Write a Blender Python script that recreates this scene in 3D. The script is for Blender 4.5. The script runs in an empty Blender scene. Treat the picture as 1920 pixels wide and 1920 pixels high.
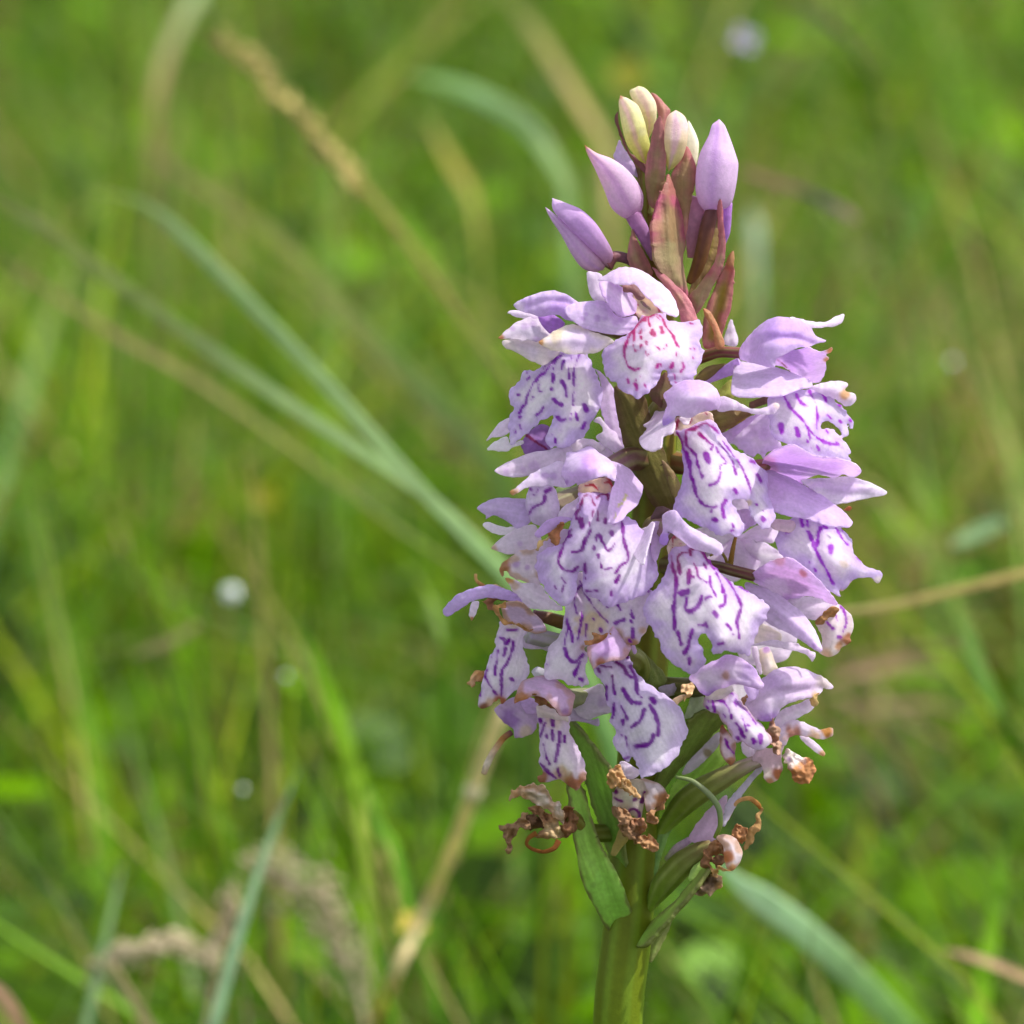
import bpy, math, random
import numpy as np
from mathutils import Vector

R = math.radians
scene = bpy.context.scene
COL = scene.collection

# ------------------------------------------------------------------ camera, sky, sun, exposure
PITCH = R(14.0)                     # the camera looks a little down into the meadow
DIST = 0.50                         # metres from lens to the middle of the spike
U = 0.09 / 1920.0                   # one photo pixel at that distance, in metres
CENTRE = Vector((0.0, 0.0, 0.23))
FWD = Vector((0.0, math.cos(PITCH), -math.sin(PITCH)))
UP = Vector((0.0, math.sin(PITCH), math.cos(PITCH)))
EYE = CENTRE - FWD * DIST

cd = bpy.data.cameras.new('camera')
cam = bpy.data.objects.new('camera', cd)
COL.objects.link(cam)
cam.location = EYE
cam.rotation_euler = (math.pi / 2 - PITCH, 0.0, 0.0)
cd.sensor_fit = 'HORIZONTAL'
cd.sensor_width = 15.6
cd.lens = 15.6 * DIST / 0.09
cd.clip_start = 0.01
cd.clip_end = 400.0
cd.dof.use_dof = True
cd.dof.focus_distance = DIST - 170 * U
cd.dof.aperture_fstop = cd.lens / 6.0
cd.dof.aperture_blades = 7
cd.dof.aperture_rotation = R(10)
scene.camera = cam

SUN_EL, SUN_AZ = R(57.0), R(86.0)    # azimuth measured from straight ahead (+Y) towards the right (+X)
world = bpy.data.worlds.new('World')
scene.world = world
world.use_nodes = True
wn = world.node_tree
sky = wn.nodes.new('ShaderNodeTexSky')
sky.sky_type = 'NISHITA'
sky.sun_disc = False
sky.sun_elevation = SUN_EL
sky.sun_rotation = SUN_AZ
sky.air_density = 1.0
sky.dust_density = 2.0
sky.ozone_density = 1.0
bg = wn.nodes['Background']
bg.inputs['Strength'].default_value = 0.15
haze = wn.nodes.new('ShaderNodeHueSaturation')      # thin bright high cloud: a paler, less blue sky
haze.inputs['Saturation'].default_value = 0.35
wn.links.new(sky.outputs['Color'], haze.inputs['Color'])
wn.links.new(haze.outputs['Color'], bg.inputs['Color'])

sd = bpy.data.lights.new('sun', 'SUN')
sd.energy = 2.9
sd.angle = R(0.5)
sd.color = (1.0, 0.96, 0.90)
sun = bpy.data.objects.new('sun', sd)
COL.objects.link(sun)
to_sun = Vector((math.sin(SUN_AZ) * math.cos(SUN_EL), math.cos(SUN_AZ) * math.cos(SUN_EL), math.sin(SUN_EL)))
sun.rotation_euler = to_sun.to_track_quat('Z', 'Y').to_euler()
sun.location = (1, 1, 2)

vs = scene.view_settings
vs.view_transform = 'Standard'
vs.look = 'None'
vs.exposure = 0.9
vs.gamma = 1.0
vs.use_curve_mapping = False
scene.render.engine = 'CYCLES'
scene.cycles.use_denoising = True
scene.cycles.max_bounces = 10
scene.cycles.diffuse_bounces = 5
scene.cycles.transmission_bounces = 6

# ------------------------------------------------------------------ helpers
rng = np.random.default_rng(11)
random.seed(5)


def at(x, y, d=0.0):
    """world points for photo positions x, y at d pixels in front of the spike's middle plane"""
    x = np.asarray(x, float); y = np.asarray(y, float); d = np.asarray(d, float)
    t = DIST - d * U
    a = (x - 960.0) * U * t / DIST
    b = (960.0 - y) * U * t / DIST
    return np.stack([EYE.x + a, EYE.y + FWD.y * t + UP.y * b, EYE.z + FWD.z * t + UP.z * b], -1)


def lin(c):
    c = np.asarray(c, float) / 255.0
    return np.where(c <= 0.04045, c / 12.92, ((c + 0.055) / 1.055) ** 2.4)


_tab = np.random.default_rng(3).random((256, 256))


def noise(x, y):
    x = np.asarray(x, float); y = np.asarray(y, float)
    xi = np.floor(x).astype(int); yi = np.floor(y).astype(int)
    fx = x - xi; fy = y - yi
    fx = fx * fx * (3 - 2 * fx); fy = fy * fy * (3 - 2 * fy)
    g = lambda i, j: _tab[i & 255, j & 255]
    return ((g(xi, yi) * (1 - fx) + g(xi + 1, yi) * fx) * (1 - fy) + (g(xi, yi + 1) * (1 - fx) + g(xi + 1, yi + 1) * fx) * fy)


def sstep(a, b, x):
    t = np.clip((x - a) / (b - a), 0, 1)
    return t * t * (3 - 2 * t)


ZONES = {'A': (980, 140, 500), 'B': (880, 480, 450), 'C': (1180, 560, 500), 'D': (880, 820, 400), 'E': (1180, 900, 500),
         'F': (820, 1060, 500), 'G': (1100, 1200, 500), 'H': (920, 1420, 500), 'P': (0, 0, 1920)}


def zs(z):
    return ZONES[z][2] / 1920.0


def pts(z, s):
    if isinstance(s, str):
        v = np.array([float(t) for t in s.split()]).reshape(-1, 2)
    else:
        v = np.asarray(s, float).reshape(-1, 2)
    x0, y0, w = ZONES[z]
    return v * (w / 1920.0) + np.array([x0, y0])


def catmull(p, closed, n):
    """n points along a centripetal-ish spline through p"""
    p = np.asarray(p, float)
    if closed:
        q = np.vstack([p[-1], p, p[0], p[1]]); m = len(p)
    else:
        q = np.vstack([2 * p[0] - p[1], p, 2 * p[-1] - p[-2]]); m = len(p) - 1
    sub = 14
    out = []
    t = np.linspace(0, 1, sub, endpoint=False)[:, None]
    for i in range(m):
        a, b, c, d = q[i], q[i + 1], q[i + 2], q[i + 3]
        k = 0.42
        m1, m2 = k * (c - a), k * (d - b)
        lim = np.linalg.norm(c - b) * 1.1
        for mm in (m1, m2):
            l = np.linalg.norm(mm)
            if l > lim > 0:
                mm *= lim / l
        t2, t3 = t * t, t * t * t
        out.append((2 * t3 - 3 * t2 + 1) * b + (t3 - 2 * t2 + t) * m1 + (-2 * t3 + 3 * t2) * c + (t3 - t2) * m2)
    out = np.vstack(out + [p[:1] if closed else p[-1:]])
    s = np.concatenate([[0], np.cumsum(np.linalg.norm(np.diff(out, axis=0), axis=1))])
    g = np.linspace(0, s[-1], n + 1 if closed else n)
    r = np.stack([np.interp(g, s, out[:, k]) for k in range(out.shape[1])], -1)
    return r[:-1] if closed else r


def seg_dist(P, poly, closed):
    """distance from every P to a polyline, and the nearest points"""
    a = poly if closed else poly[:-1]
    b = np.roll(poly, -1, 0) if closed else poly[1:]
    if len(poly) == 1:
        return np.linalg.norm(P - poly[0], axis=1), np.repeat(poly, len(P), 0)
    D = np.empty(len(P)); N = np.empty_like(P)
    ab = b - a
    L = np.maximum((ab ** 2).sum(1), 1e-9)
    for i in range(0, len(P), 4000):
        q = P[i:i + 4000, None, :]
        t = np.clip(((q - a) * ab).sum(2) / L, 0, 1)
        c = a + t[..., None] * ab
        dd = ((q - c) ** 2).sum(2)
        k = dd.argmin(1)
        r = np.arange(len(k))
        D[i:i + 4000] = np.sqrt(dd[r, k]); N[i:i + 4000] = c[r, k]
    return D, N


def inside(P, poly):
    a = poly; b = np.roll(poly, -1, 0)
    res = np.zeros(len(P), bool)
    for i in range(0, len(P), 6000):
        x = P[i:i + 6000, 0:1]; y = P[i:i + 6000, 1:2]
        c = (a[:, 1] > y) != (b[:, 1] > y)
        with np.errstate(divide='ignore', invalid='ignore'):
            xi = (b[:, 0] - a[:, 0]) * (y - a[:, 1]) / (b[:, 1] - a[:, 1]) + a[:, 0]
        res[i:i + 6000] = (c & (x < xi)).sum(1) % 2 == 1
    return res


def depth_field(ctrl, P):
    """smooth depth through control points (x, y, d): a plane for three, a thin plate above"""
    if np.isscalar(ctrl):
        return np.full(len(P), float(ctrl))
    c = np.asarray(ctrl, float)
    X, d = c[:, :2] / 100.0, c[:, 2]
    Q = P / 100.0
    if len(c) == 1:
        return np.full(len(P), d[0])
    if len(c) == 2:
        ax = X[1] - X[0]
        t = np.clip(((Q - X[0]) @ ax) / (ax @ ax), -0.3, 1.3)
        return d[0] + (d[1] - d[0]) * t
    if len(c) == 3:
        A = np.c_[np.ones(3), X]
        return np.c_[np.ones(len(Q)), Q] @ np.linalg.lstsq(A, d, rcond=None)[0]
    ker = lambda r2: np.where(r2 > 1e-9, 0.5 * r2 * np.log(np.maximum(r2, 1e-9)), 0)
    n = len(c)
    K = ker(((X[:, None] - X[None]) ** 2).sum(2)) + np.eye(n) * 0.02
    Pm = np.c_[np.ones(n), X]
    M = np.zeros((n + 3, n + 3)); M[:n, :n] = K; M[:n, n:] = Pm; M[n:, :n] = Pm.T
    w = np.linalg.solve(M, np.r_[d, 0, 0, 0])
    return ker(((Q[:, None] - X[None]) ** 2).sum(2)) @ w[:n] + np.c_[np.ones(len(Q)), Q] @ w[n:]


def mesh_object(name, V, F, mat, parent=None, colour=None, origin=None, smooth=True, loose=None):
    """one mesh object: V world points, F faces (array of quads or list), colour per vertex"""
    o0 = np.asarray(origin, float) if origin is not None else (np.array(BASE) if parent is not None else np.zeros(3))
    me = bpy.data.meshes.new(name)
    V = np.asarray(V, float) - o0
    if isinstance(F, np.ndarray):
        k = F.shape[1]
        me.vertices.add(len(V)); me.vertices.foreach_set('co', V.astype(np.float32).ravel())
        me.loops.add(F.size); me.loops.foreach_set('vertex_index', F.astype(np.int32).ravel())
        me.polygons.add(len(F)); me.polygons.foreach_set('loop_start', (np.arange(len(F)) * k).astype(np.int32))
        me.update(calc_edges=True)
        me.validate()
    else:
        me.from_pydata(V.tolist(), [], [list(f) for f in F]); me.update()
    if smooth:
        me.polygons.foreach_set('use_smooth', np.ones(len(me.polygons), bool))
    if colour is not None:
        at_ = me.attributes.new('pigment', 'FLOAT_COLOR', 'POINT')
        at_.data.foreach_set('color', np.c_[np.clip(colour, 0, 1), np.ones(len(V))].astype(np.float32).ravel())
    me.materials.append(mat)
    o = bpy.data.objects.new(name, me)
    COL.objects.link(o)
    if parent is not None:
        o.parent = parent
    return o


# ------------------------------------------------------------------ materials
def plant_material(name, transl, rough, spec, bump, bscale, vary=0.10, sheen=0.0, attr=True, base=(0.1, 0.2, 0.03), tgain=1.0):
    m = bpy.data.materials.new(name)
    m.use_nodes = True
    nt = m.node_tree
    for n in list(nt.nodes):
        nt.nodes.remove(n)
    N = lambda t, **k: nt.nodes.new(t)
    out = N('ShaderNodeOutputMaterial')
    if attr:
        col = N('ShaderNodeAttribute'); col.attribute_name = 'pigment'; csock = col.outputs['Color']
    else:
        col = N('ShaderNodeRGB'); col.outputs[0].default_value = (*base, 1); csock = col.outputs[0]
    tc = N('ShaderNodeTexCoord')
    nz = N('ShaderNodeTexNoise'); nz.inputs['Scale'].default_value = bscale * 0.35; nz.inputs['Detail'].default_value = 3.0
    nt.links.new(tc.outputs['Object'], nz.inputs['Vector'])
    mr = N('ShaderNodeMapRange')
    mr.inputs['From Min'].default_value = 0.25; mr.inputs['From Max'].default_value = 0.75
    mr.inputs['To Min'].default_value = 1.0 - vary; mr.inputs['To Max'].default_value = 1.0 + vary
    nt.links.new(nz.outputs['Fac'], mr.inputs['Value'])
    vm = N('ShaderNodeVectorMath'); vm.operation = 'SCALE'
    nt.links.new(csock, vm.inputs[0]); nt.links.new(mr.outputs['Result'], vm.inputs['Scale'])
    pb = N('ShaderNodeBsdfPrincipled')
    pb.inputs['Roughness'].default_value = rough
    pb.inputs['Specular IOR Level'].default_value = spec
    pb.inputs['Sheen Weight'].default_value = sheen
    nt.links.new(vm.outputs['Vector'], pb.inputs['Base Color'])
    n2 = N('ShaderNodeTexNoise'); n2.inputs['Scale'].default_value = bscale; n2.inputs['Detail'].default_value = 4.0
    nt.links.new(tc.outputs['Object'], n2.inputs['Vector'])
    bp = N('ShaderNodeBump'); bp.inputs['Strength'].default_value = bump; bp.inputs['Distance'].default_value = 0.0001
    nt.links.new(n2.outputs['Fac'], bp.inputs['Height'])
    nt.links.new(bp.outputs['Normal'], pb.inputs['Normal'])
    tr = N('ShaderNodeBsdfTranslucent')
    vg = N('ShaderNodeVectorMath'); vg.operation = 'SCALE'; vg.inputs['Scale'].default_value = tgain
    nt.links.new(vm.outputs['Vector'], vg.inputs[0])
    nt.links.new(vg.outputs['Vector'], tr.inputs['Color'])
    mx = N('ShaderNodeMixShader'); mx.inputs['Fac'].default_value = transl
    nt.links.new(pb.outputs['BSDF'], mx.inputs[1]); nt.links.new(tr.outputs['BSDF'], mx.inputs[2])
    nt.links.new(mx.outputs['Shader'], out.inputs['Surface'])
    return m


M_PETAL = plant_material('petal', 0.62, 0.6, 0.10, 0.8, 9000, 0.10)
M_BUD = plant_material('bud_skin', 0.45, 0.5, 0.15, 0.7, 9000, 0.09)
M_BRACT = plant_material('bract_skin', 0.42, 0.36, 0.2, 0.7, 6000, 0.12)
M_STEM = plant_material('stem_skin', 0.24, 0.45, 0.16, 0.25, 5000, 0.10)
M_DRY = plant_material('withered_petal', 0.40, 0.8, 0.05, 0.8, 5000, 0.25)
M_GRASS = plant_material('grass_blade', 0.46, 0.4, 0.14, 0.2, 1500, 0.15, tgain=1.3)
M_STRAW = plant_material('dry_grass', 0.25, 0.6, 0.25, 0.4, 1500, 0.2)
M_BLOOM = plant_material('small_bloom', 0.35, 0.6, 0.2, 0.3, 1500, 0.1)

# ------------------------------------------------------------------ the orchid's pieces
orchid = bpy.data.objects.new('spotted_orchid', None)
COL.objects.link(orchid)
orchid['label'] = 'tall spotted orchid spike of pale lilac flowers with purple markings and pink buds on top'
orchid['category'] = 'orchid'
BASE = at(1120, 5440, -900)          # where the stem meets the ground, below the frame
orchid.location = BASE
orchid.empty_display_size = 0.01

WHITE, PALE, LILAC, DEEP, VIOLET = (244, 241, 247), (236, 224, 243), (220, 194, 236), (204, 164, 226), (164, 100, 196)
CREAM, TAN, BROWN, RUST, DARK = (240, 224, 186), (206, 160, 96), (152, 96, 48), (178, 104, 52), (84, 54, 36)
MARK, CRIM = (122, 30, 160), (150, 18, 86)
SER = [0]


def tone(C, mat):
    """pull the traced swatches towards the plant's own hues"""
    l = (C @ np.array([0.3, 0.59, 0.11]))[:, None]
    if mat is None or mat is M_BUD:
        yel = np.clip((C[:, 1] - C[:, 2]) * 5, 0, 1)[:, None]
        C = C * (1 - yel) + np.clip(C, 0, 1) ** 1.35 * yel
        C = np.clip(C, 0, 1) ** (0.74 if mat is None else 0.66)
        m = np.clip((C[:, 2] - C[:, 1]) * 8 + 0.6, 0, 1)[:, None]        # only where it is lilac, not on the yellow buds
        C = C * (1 - 0.12 * m) + 0.12 * m * np.array([0.86, 0.78, 0.90])
        return C * (1 + m * np.array([0.03, -0.01, 0.01]))
    if mat is M_BRACT:
        return np.clip(C * 0.88 + l * 0.12, 0, 1) ** 0.74 * np.array([0.92, 1.12, 0.80])
    if mat is M_DRY:
        return np.clip(C * 0.9 + l * 0.1, 0, 1) ** 0.64 * np.array([1.0, 0.98, 0.88])
    return C


def patch(name, z, outline, d, parent=None, origin=None, c=(PALE, LILAC), er=40, blobs=(), strokes=(), sw=0.92, mark=(CRIM, MARK), throat=None,
          bulge=10, br=22, ruf=3.0, rs=40.0, ser=0.8, rim=None, mat=None, h=2.6, thick=2.6, n=None, vein=0.11, smooth_outline=True, fold=None):
    """one petal-like sheet: outline in photo space, its own depth field, pigment, and thickness"""
    SER[0] += 1
    sd_ = SER[0] * 7.31
    dry = mat is M_DRY
    if dry:
        ser = max(ser, 3.0); vein = 0.3
    k = zs(z)
    P0 = pts(z, outline)
    per = np.linalg.norm(np.diff(np.vstack([P0, P0[:1]]), axis=0), axis=1).sum()
    nn = n or int(max(40, min(420, per / 3.0)))
    O = catmull(P0, True, nn) if smooth_outline else P0
    if ser:
        tang = np.roll(O, -1, 0) - np.roll(O, 1, 0)
        nrm = np.stack([tang[:, 1], -tang[:, 0]], -1); nrm /= np.maximum(np.linalg.norm(nrm, axis=1, keepdims=True), 1e-6)
        s = np.linspace(0, per, nn, endpoint=False)
        O = O + nrm * ((noise(s / 6.5 + sd_, sd_ + 0 * s) - 0.5) * 2.6 + (noise(s / 22.0 + sd_, 3.3 + 0 * s) - 0.5) * 2.6)[:, None] * ser
    lo, hi = O.min(0) - h, O.max(0) + h
    gx = np.arange(lo[0], hi[0] + h, h); gy = np.arange(lo[1], hi[1] + h, h)
    X, Y = np.meshgrid(gx, gy)
    Pn = np.c_[X.ravel(), Y.ravel()]
    ins = inside(Pn, O)
    W = len(gx); H = len(gy)
    idx = np.arange(W * H).reshape(H, W)
    quads = np.stack([idx[:-1, :-1], idx[1:, :-1], idx[1:, 1:], idx[:-1, 1:]], -1).reshape(-1, 4)
    cnt = ins[quads].sum(1)
    quads = quads[cnt >= 1]
    used = np.unique(quads)
    remap = np.full(W * H, -1); remap[used] = np.arange(len(used))
    quads = remap[quads]
    Q = Pn[used]; qin = ins[used]
    dist, near = seg_dist(Q, O, True)
    Q = np.where(qin[:, None], Q, near)
    dist = np.where(qin, dist, 0)
    # depth
    if np.isscalar(d):
        D = np.full(len(Q), float(d))
    else:
        dd = [(*(pts(z, [a, b])[0]), e) for a, b, e in d]
        D = depth_field(dd, Q)
    if name == 'hood':
        bulge, br = bulge * 1.7, br * 1.6
    D = D + bulge * (1 - np.exp(-dist / br))
    tilt = {'hood': 0.55, 'sepal': 0.3, 'petal': 0.15}.get(name, 0.0) * (0.0 if mat is not None else 1.0)
    D = D + tilt * (Q[:, 1] - Q[:, 1].mean())
    mu = Q.mean(0)
    ev, evec = np.linalg.eigh(np.cov((O - mu).T))
    ax = evec[:, 1]; ac = evec[:, 0]
    la = (Q - mu) @ ax; lc = (Q - mu) @ ac
    D = D + ruf * ((noise(Q[:, 0] / rs + sd_, Q[:, 1] / rs) - 0.5) * 2 + (noise(Q[:, 0] / rs * 2.3 + sd_, Q[:, 1] / rs * 2.3 + 9) - 0.5))
    if dry:
        D = D + ruf * 1.1 * np.abs(noise(Q[:, 0] / 7.0 + sd_, Q[:, 1] / 7.0) - 0.5) + ruf * 0.8 * (noise(la / 16.0 + sd_, lc / 5.0) - 0.5)
    if mat is M_BRACT:
        D = D + 1.6 * np.abs(((lc / 11.0 + sd_) % 1.0) - 0.5)
    D = D + (0.25 if mat is M_BRACT else 0.7) * ruf * np.exp(-dist / 12.0) * np.sin(noise(Q[:, 0] / 30 + sd_, Q[:, 1] / 30) * 14)
    if fold:
        for fx in fold:            # (polyline, depth, half width): a crease or a raised rib
            pl = catmull(pts(z, fx[0]), False, 30)
            fd, _ = seg_dist(Q, pl, False)
            D = D + fx[1] * np.exp(-(fd / fx[2]) ** 2)
    # pigment
    ca, cb = lin(c[0]), lin(c[1])
    e = (1 - sstep(0, er, dist + (noise(Q[:, 0] / 18 + sd_, Q[:, 1] / 18) - 0.5) * er * 0.7))[:, None]
    C = ca * (1 - e) + cb * e
    C = C * (1 + vein * 2 * (noise(lc / 3.4 + sd_, la / 50.0) - 0.5))[:, None]
    C = C * (1 + 0.05 * 2 * (noise(Q[:, 0] / 30 + sd_, Q[:, 1] / 30 + 5) - 0.5))[:, None]
    for bx, by, rr, cc, st in blobs:
        bc = pts(z, [bx, by])[0]
        r = np.linalg.norm(Q - bc, axis=1) / (rr * k) + (noise(Q[:, 0] / 9 + sd_, Q[:, 1] / 9) - 0.5) * 0.5
        w = ((1 - sstep(0.45, 1.1, r)) * st)[:, None]
        C = C * (1 - w) + lin(cc) * w
    if rim:
        cc, wd, st = rim
        w = ((1 - sstep(0.35 * wd, wd, dist + (noise(Q[:, 0] / 14 + sd_, Q[:, 1] / 14) - 0.35) * wd * 1.6)) * st)[:, None]
        C = C * (1 - w) + lin(cc) * w
    C = tone(C, mat)
    if len(strokes):
        wmax = np.zeros(len(Q)); whalo = np.zeros(len(Q))
        jit = (noise(Q[:, 0] / 4 + sd_, Q[:, 1] / 4) - 0.5) * 0.9 + (noise(Q[:, 0] / 15 + sd_, Q[:, 1] / 15 + 8) - 0.42) * 1.5
        jx = np.c_[(noise(Q[:, 0] / 13 + 4, Q[:, 1] / 13 + sd_) - 0.5), (noise(Q[:, 0] / 13 + 40, Q[:, 1] / 13 + sd_) - 0.5)] * 3.0
        for st in strokes:
            st = [float(t) for t in st.split()] if isinstance(st, str) else list(st)
            wd = st[0] * k * sw * 0.5
            pl = pts(z, st[1:])
            if len(pl) > 2:
                pl = catmull(pl, False, 4 * len(pl))
            bb = (Q[:, 0] > pl[:, 0].min() - 20) & (Q[:, 0] < pl[:, 0].max() + 20) & (Q[:, 1] > pl[:, 1].min() - 20) & (Q[:, 1] < pl[:, 1].max() + 20)
            if not bb.any():
                continue
            f, _ = seg_dist(Q[bb] + jx[bb], pl, False)
            w = 1 - sstep(wd * 0.62 - 0.3, wd * 1.0 + 0.7, f + jit[bb] * 2.6)
            wmax[bb] = np.maximum(wmax[bb], w)
            whalo[bb] = np.maximum(whalo[bb], 1 - sstep(0, wd + 7.0, f))
        if throat is not None:
            tp = pts(z, throat[:2])[0]
            tt = sstep(throat[2] * k * 0.15, throat[2] * k * 0.8, np.linalg.norm(Q - tp, axis=1))[:, None]
        else:
            tt = np.ones((len(Q), 1))
        mc = np.clip((lin(mark[0]) * (1 - tt) + lin(mark[1]) * tt) * (np.array([1.25, 1.4, 1.8]) * (1 - tt) + np.array([1.85, 1.6, 1.5]) * tt), 0, 0.8)
        # a faint halo of lilac beside the marks, then the mark
        w = (0.22 * whalo)[:, None]
        C = C * (1 - w) + lin((206, 160, 226)) * w
        w = wmax[:, None] * (0.80 + 0.2 * noise(Q[:, 0] / 7, Q[:, 1] / 7 + sd_))[:, None]
        C = C * (1 - w) + mc * w
    V = at(Q[:, 0], Q[:, 1], D)
    ob = mesh_object(name, V, quads, mat or M_PETAL, parent, C, origin)
    md = ob.modifiers.new('thickness', 'SOLIDIFY')
    md.thickness = thick * U
    md.offset = -1.0
    return ob


def tube(name, z, spec, parent=None, origin=None, c=((150, 110, 60), (120, 80, 50)), mat=None, seg=20, flat=1.0, ribs=0, rib=0.05, n=40, tip=(0.0, 0.0),
         stripes=None, noise_c=0.12):
    """a round body along a centre line; spec is x y width depth ..."""
    SER[0] += 1
    sd_ = SER[0] * 3.77
    v = np.array([float(t) for t in spec.split()]).reshape(-1, 4)
    k = zs(z)
    P = np.c_[pts(z, v[:, :2].ravel()), v[:, 2] * k * 0.5, v[:, 3]]
    S = catmull(P, False, n)
    W3 = at(S[:, 0], S[:, 1], S[:, 3])
    T = np.gradient(W3, axis=0); T /= np.linalg.norm(T, axis=1, keepdims=True)
    view = np.array(FWD)
    side = np.cross(T, view); side /= np.maximum(np.linalg.norm(side, axis=1, keepdims=True), 1e-6)
    nor = np.cross(side, T)
    th = np.linspace(0, 2 * np.pi, seg, endpoint=False)
    rad = S[:, 2] * U
    tt = np.linspace(0, 1, n)
    if tip[0]:
        rad = rad * np.clip(tt / tip[0], 0.02, 1) ** 0.5
    if tip[1]:
        rad = rad * np.clip((1 - tt) / tip[1], 0.02, 1) ** 0.5
    rr = rad[:, None] * (1 + rib * np.cos(ribs * th)[None] if ribs else np.ones((1, seg)))
    rr = rr * (1 + 0.05 * (noise(tt[:, None] * 9 + sd_, th[None] * 1.2) - 0.5))
    V = W3[:, None] + side[:, None] * (rr * np.cos(th))[..., None] + nor[:, None] * (rr * np.sin(th) * flat)[..., None]
    V = V.reshape(-1, 3)
    i = np.arange(n - 1)[:, None] * seg; j = np.arange(seg)[None]; j2 = (j + 1) % seg
    F = np.stack([i + j, i + j2, i + seg + j2, i + seg + j], -1).reshape(-1, 4)
    ks = np.linspace(0, 1, len(c))
    cl = np.array([lin(q) for q in c])
    C = np.stack([np.interp(tt, ks, cl[:, q]) for q in range(3)], -1)[:, None] * np.ones((1, seg, 1))
    if stripes:
        sc, sn, sk = stripes
        w = (sk * sstep(0.35, 0.95, 0.5 + 0.5 * np.cos(sn * th + 0.6 * np.sin(tt[:, None] * 5 + sd_))))[..., None]
        C = C * (1 - w) + lin(sc) * w
    C = C * (1 + noise_c * 2 * (noise(tt[:, None] * 16 + sd_, th[None] * 2.5) - 0.5))[..., None]
    # end caps
    V = np.vstack([V, W3[:1], W3[-1:]])
    a, b = n * seg, n * seg + 1
    faces = [tuple(f) for f in F]
    for q in range(seg):
        faces.append(((q + 1) % seg, q, a))
        faces.append(((n - 1) * seg + q, (n - 1) * seg + (q + 1) % seg, b))
    C = np.vstack([C.reshape(-1, 3), C[0, :1], C[-1, :1]])
    return mesh_object(name, V, faces, mat or M_STEM, parent, C, origin)


def pod(name, z, left, right, d, parent=None, origin=None, c=(LILAC, PALE), full=0.8, mat=None, seams=3, seam=0.09, blobs=(), n=46, seg=36, seamc=None, lines=None):
    """a closed bud between a left and a right edge (both from tip to base); d gives the centre depth at tip and base"""
    SER[0] += 1
    sd_ = SER[0] * 5.1
    L = catmull(pts(z, left), False, n); Rr = catmull(pts(z, right), False, n)
    tt = np.linspace(0, 1, n)
    dc = np.interp(tt, np.linspace(0, 1, len(d)), d)
    M = (L + Rr) / 2
    hw = np.linalg.norm(Rr - L, axis=1) / 2
    k = np.clip(np.minimum(tt, 1 - tt) / 0.06, 0.05, 1) ** 0.5
    th = np.linspace(0, 2 * np.pi, seg, endpoint=False)
    groove = 1 - seam * (np.abs(np.cos(th * seams / 2 + 0.5))[None] ** 10) * np.clip(1.25 - tt[:, None], 0, 1)
    X = M[:, None, 0] + (Rr - L)[:, None, 0] / 2 * np.cos(th) * k[:, None] * groove
    Y = M[:, None, 1] + (Rr - L)[:, None, 1] / 2 * np.cos(th) * k[:, None] * groove
    D = dc[:, None] + (hw * full * k)[:, None] * np.sin(th) * groove + 2.0 * (noise(X / 18 + sd_, Y / 18) - 0.5)
    V = at(X.ravel(), Y.ravel(), D.ravel())
    i = np.arange(n - 1)[:, None] * seg; j = np.arange(seg)[None]; j2 = (j + 1) % seg
    F = np.stack([i + j, i + seg + j, i + seg + j2, i + j2], -1).reshape(-1, 4)
    ks = np.linspace(0, 1, len(c)); cl = np.array([lin(q) for q in c])
    C = np.stack([np.interp(tt, ks, cl[:, q]) for q in range(3)], -1)[:, None] * np.ones((1, seg, 1))
    if seamc is not None:
        w = (0.75 * np.abs(np.cos(th * seams / 2 + 0.5))[None] ** 14 * np.ones((n, 1)))[..., None]
        C = C * (1 - w) + lin(seamc) * w
    C = C * (1 + 0.14 * (noise(th[None] * 4 + sd_, tt[:, None] * 5) - 0.5) + 0.13 * (noise(th[None] * 11 + sd_, tt[:, None] * 3) - 0.5))[..., None]
    kz = zs(z)
    Q = np.c_[X.ravel(), Y.ravel()]
    C = C.reshape(-1, 3)
    for bx, by, rr, cc, st in blobs:
        bc = pts(z, [bx, by])[0]
        r = np.linalg.norm(Q - bc, axis=1) / (rr * kz)
        w = ((1 - sstep(0.3, 1.1, r)) * st)[:, None]
        C = C * (1 - w) + lin(cc) * w
    for st in (lines or ()):
        st = [float(t) for t in st.split()]
        f, _ = seg_dist(Q, catmull(pts(z, st[1:]), False, 20), False)
        w = (0.7 * (1 - sstep(0, st[0] * kz, f)) * (D.ravel() > np.repeat(dc, seg)))[:, None]
        C = C * (1 - w) + lin(seamc if seamc is not None else DEEP) * w
    mt = at(M[:1, 0], M[:1, 1], dc[:1]); mb = at(M[-1:, 0], M[-1:, 1], dc[-1:])
    C = tone(C, mat or M_BUD)
    V = np.vstack([V, mt, mb])
    faces = [tuple(f) for f in F]
    a, b = n * seg, n * seg + 1
    for q in range(seg):
        faces.append((q, (q + 1) % seg, a)); faces.append(((n - 1) * seg + (q + 1) % seg, (n - 1) * seg + q, b))
    C = np.vstack([C, C[:1], C[-1:]])
    return mesh_object(name, V, faces, mat or M_BUD, parent, C, origin)


GROUND_Z = 0.0
# the stem runs from the ground, out of the frame below, up to the tip of the spike
STEM_SPEC = ('1120 5480 100 -900  1126 3600 98 -380  1146 2500 94 -90  1160 1900 92 0  1178 1740 92 0  1196 1500 86 0  1214 1200 84 0  1228 900 80 0  1234 650 70 0  1226 450 50 5  1214 300 30 5')
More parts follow.
